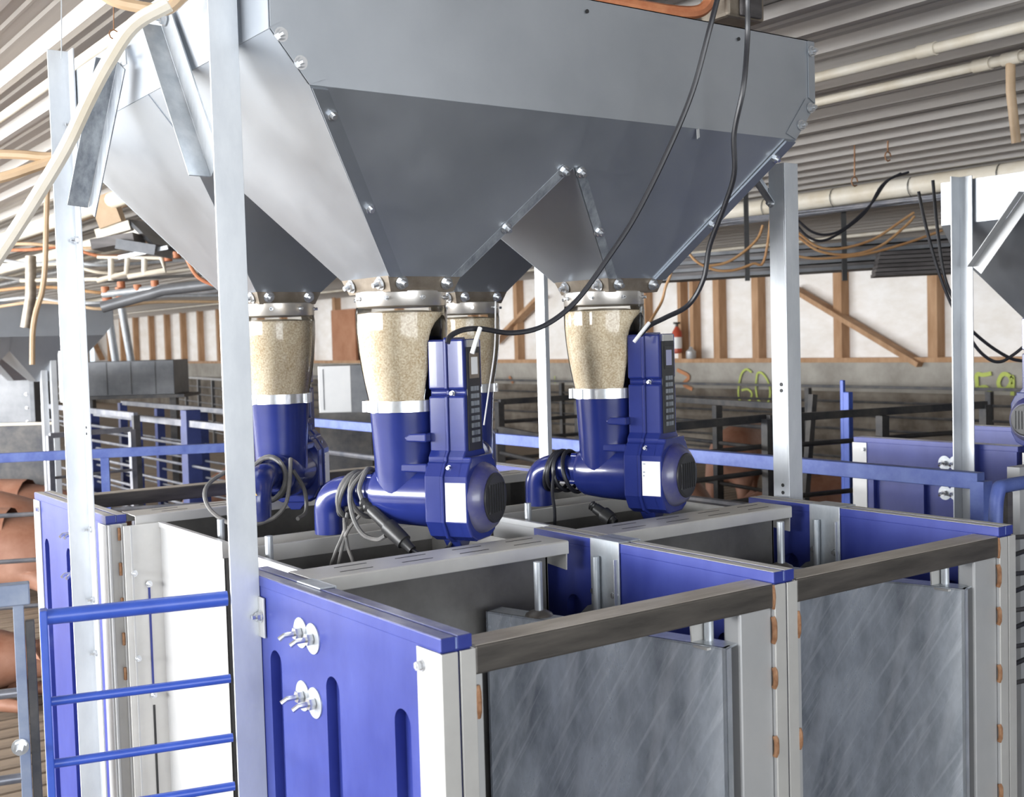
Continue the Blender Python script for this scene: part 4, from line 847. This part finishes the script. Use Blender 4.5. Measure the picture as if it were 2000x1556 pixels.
# ================================================================== PIGS
def pig(label, loc, rz, s=1.0, lying=False, head=0):
    me = bpy.data.meshes.new('pig'); zz = .30 if lying else .50
    V = [(0,0,zz,.21),(-.32,0,zz+.01,.20),(-.50,0,zz-.01,.15),(.30,0,zz-.01,.19),(.50,0,zz-.02,.145),(.64,head,zz-.04,.115),(.76,head*1.5,zz-.08,.075),(.86,head*1.8,zz-.10,.048)]
    E_ = [(0,1),(1,2),(0,3),(3,4),(4,5),(5,6),(6,7)]
    def leg(par, pts):
        p = par
        for q in pts: V.append(q); E_.append((p, len(V)-1)); p = len(V)-1
    if lying:
        for sy in (-1,1):
            leg(3, [(.36,sy*.14,.16,.07),(.50,sy*.17,.07,.045),(.66,sy*.17,.045,.035)]); leg(1, [(-.34,sy*.17,.16,.09),(-.16,sy*.21,.07,.05),(-.02,sy*.2,.045,.035)])
    else:
        for sy in (-1,1):
            leg(3, [(.32,sy*.11,.32,.075),(.33,sy*.12,.16,.042),(.34,sy*.12,.03,.036)]); leg(2, [(-.40,sy*.12,.33,.10),(-.46,sy*.13,.20,.05),(-.43,sy*.13,.03,.036)])
    leg(2, [(-.62,0,zz+.02,.018),(-.68,.03,zz-.03,.012)])
    me.from_pydata([v[:3] for v in V], E_, []); o = bpy.data.objects.new('pig', me); sc.collection.objects.link(o)
    me.skin_vertices or me.attributes
    md = o.modifiers.new('skin', 'SKIN'); 
    if not me.skin_vertices:
        bm = bmesh.new(); bm.from_mesh(me); bm.verts.layers.skin.verify(); bm.to_mesh(me); bm.free()
    for i, v in enumerate(V): me.skin_vertices[0].data[i].radius = (v[3], v[3]*(1.12 if v[3] > .12 else 1)); 
    me.skin_vertices[0].data[0].use_root = True
    md.use_smooth_shade = True; sb = o.modifiers.new('sub', 'SUBSURF'); sb.levels = 2; sb.render_levels = 2
    dg = bpy.context.evaluated_depsgraph_get(); m2 = bpy.data.meshes.new_from_object(o.evaluated_get(dg)); o.modifiers.clear(); o.data = m2
    m2.materials.clear(); m2.materials.append(M['pig'])
    for p_ in m2.polygons: p_.use_smooth = True
    o.location = loc; o.rotation_euler = (0,0,rz); o.scale = (s,s,s); tag(o, label, 'pig')
    for sy in (-1,1):
        MB().plate([(.60,head+sy*.075,zz+.05),(.66,head+sy*.11,zz+.06),(.72,head+sy*.14,zz-.01),(.64,head+sy*.10,zz+.0)], .012).obj('ear', 'pig', o)
        MB().lathe([(.001,-.012),(.009,-.008),(.012,0),(.009,.008),(.001,.012)], 10, (.715,head*1.3+sy*.082,zz-.035)).obj('eye', 'eye', o)
    MB().lathe([(.045,0),(.05,.012),(.045,.018)], 18, (.885,head*1.8,zz-.10), 'x').obj('snout_disc', 'pig', o)
    return o
for D_, xx, rz, lab in ((7.1,10,-30,'nearest of three reddish brown pigs lying at far left'),(7.9,-10,148,'middle one of three reddish brown pigs lying at far left'),(8.7,50,-38,'farthest of three reddish brown pigs lying at far left')):
    q = atD(xx, 1000, D_); pig(lab, (q.x-.22,q.y-.05,0), math.radians(rz), 1.08, True)
q = atD(-165, 1000, 4.85); pig('brown pig with head down on slats at lower left', (q.x,q.y,0), math.radians(-38), .72, True, .05)
pig('brown pig resting in pen between the left posts', (3.45,7.9,0), math.radians(200), 1.2, True)
for x, y, rz, lab in ((3.65,3.62,80,'dark brown pig standing beyond the right post'),(5.75,3.9,150,'brown pig lying in right pen behind alley rail'),(6.4,5.4,20,'brown pig at back of the right pen')):
    pig(lab, (x,y,0), math.radians(rz), 1.0, 'lying' in lab)
# ------------------------------------------------------------------ groups of repeated things
GR = {'stall_side_panel':'blue plastic stall side panels','feed_dispenser':'blue feed dispensers under the hoppers','stall_end_frame':'steel frames across the stall ends','stall_door':'galvanised stall doors standing open',
 'slotted_cross_beam':'slotted cross beams over the stalls','feed_trough':'stainless feed troughs','saddle_bracket':'saddle brackets hung over the stall panels','steel_angle_post':'galvanised angle posts of the feeding stations',
 'feed_hopper':'sheet steel feed hoppers','angle_brace':'galvanised angle braces','power_cable':'long black cables to the dispensers','pen_fence':'pen fences of the barn','pen_gate':'barred pen gates',
 'ceiling_pipe':'pipes and ducts under the ceiling','hose':'plastic hoses under the ceiling','orange_hose':'orange hose loops','black_cable':'black cables at right','strung_hose':'thin hoses strung at far left','pig':'reddish brown pigs',
 'feed_tube':'slanting feed tubes','hopper_leg':'legs of the distant hopper','pen_post':'blue pen posts','hanging_hook':'hooks and wires hanging from the ceiling'}
for o in sc.objects:
    if o.parent is None and o.get('category') and 'group' not in o.keys():
        g_ = GR.get(o.name.split('.')[0])
        if g_: o['group'] = g_
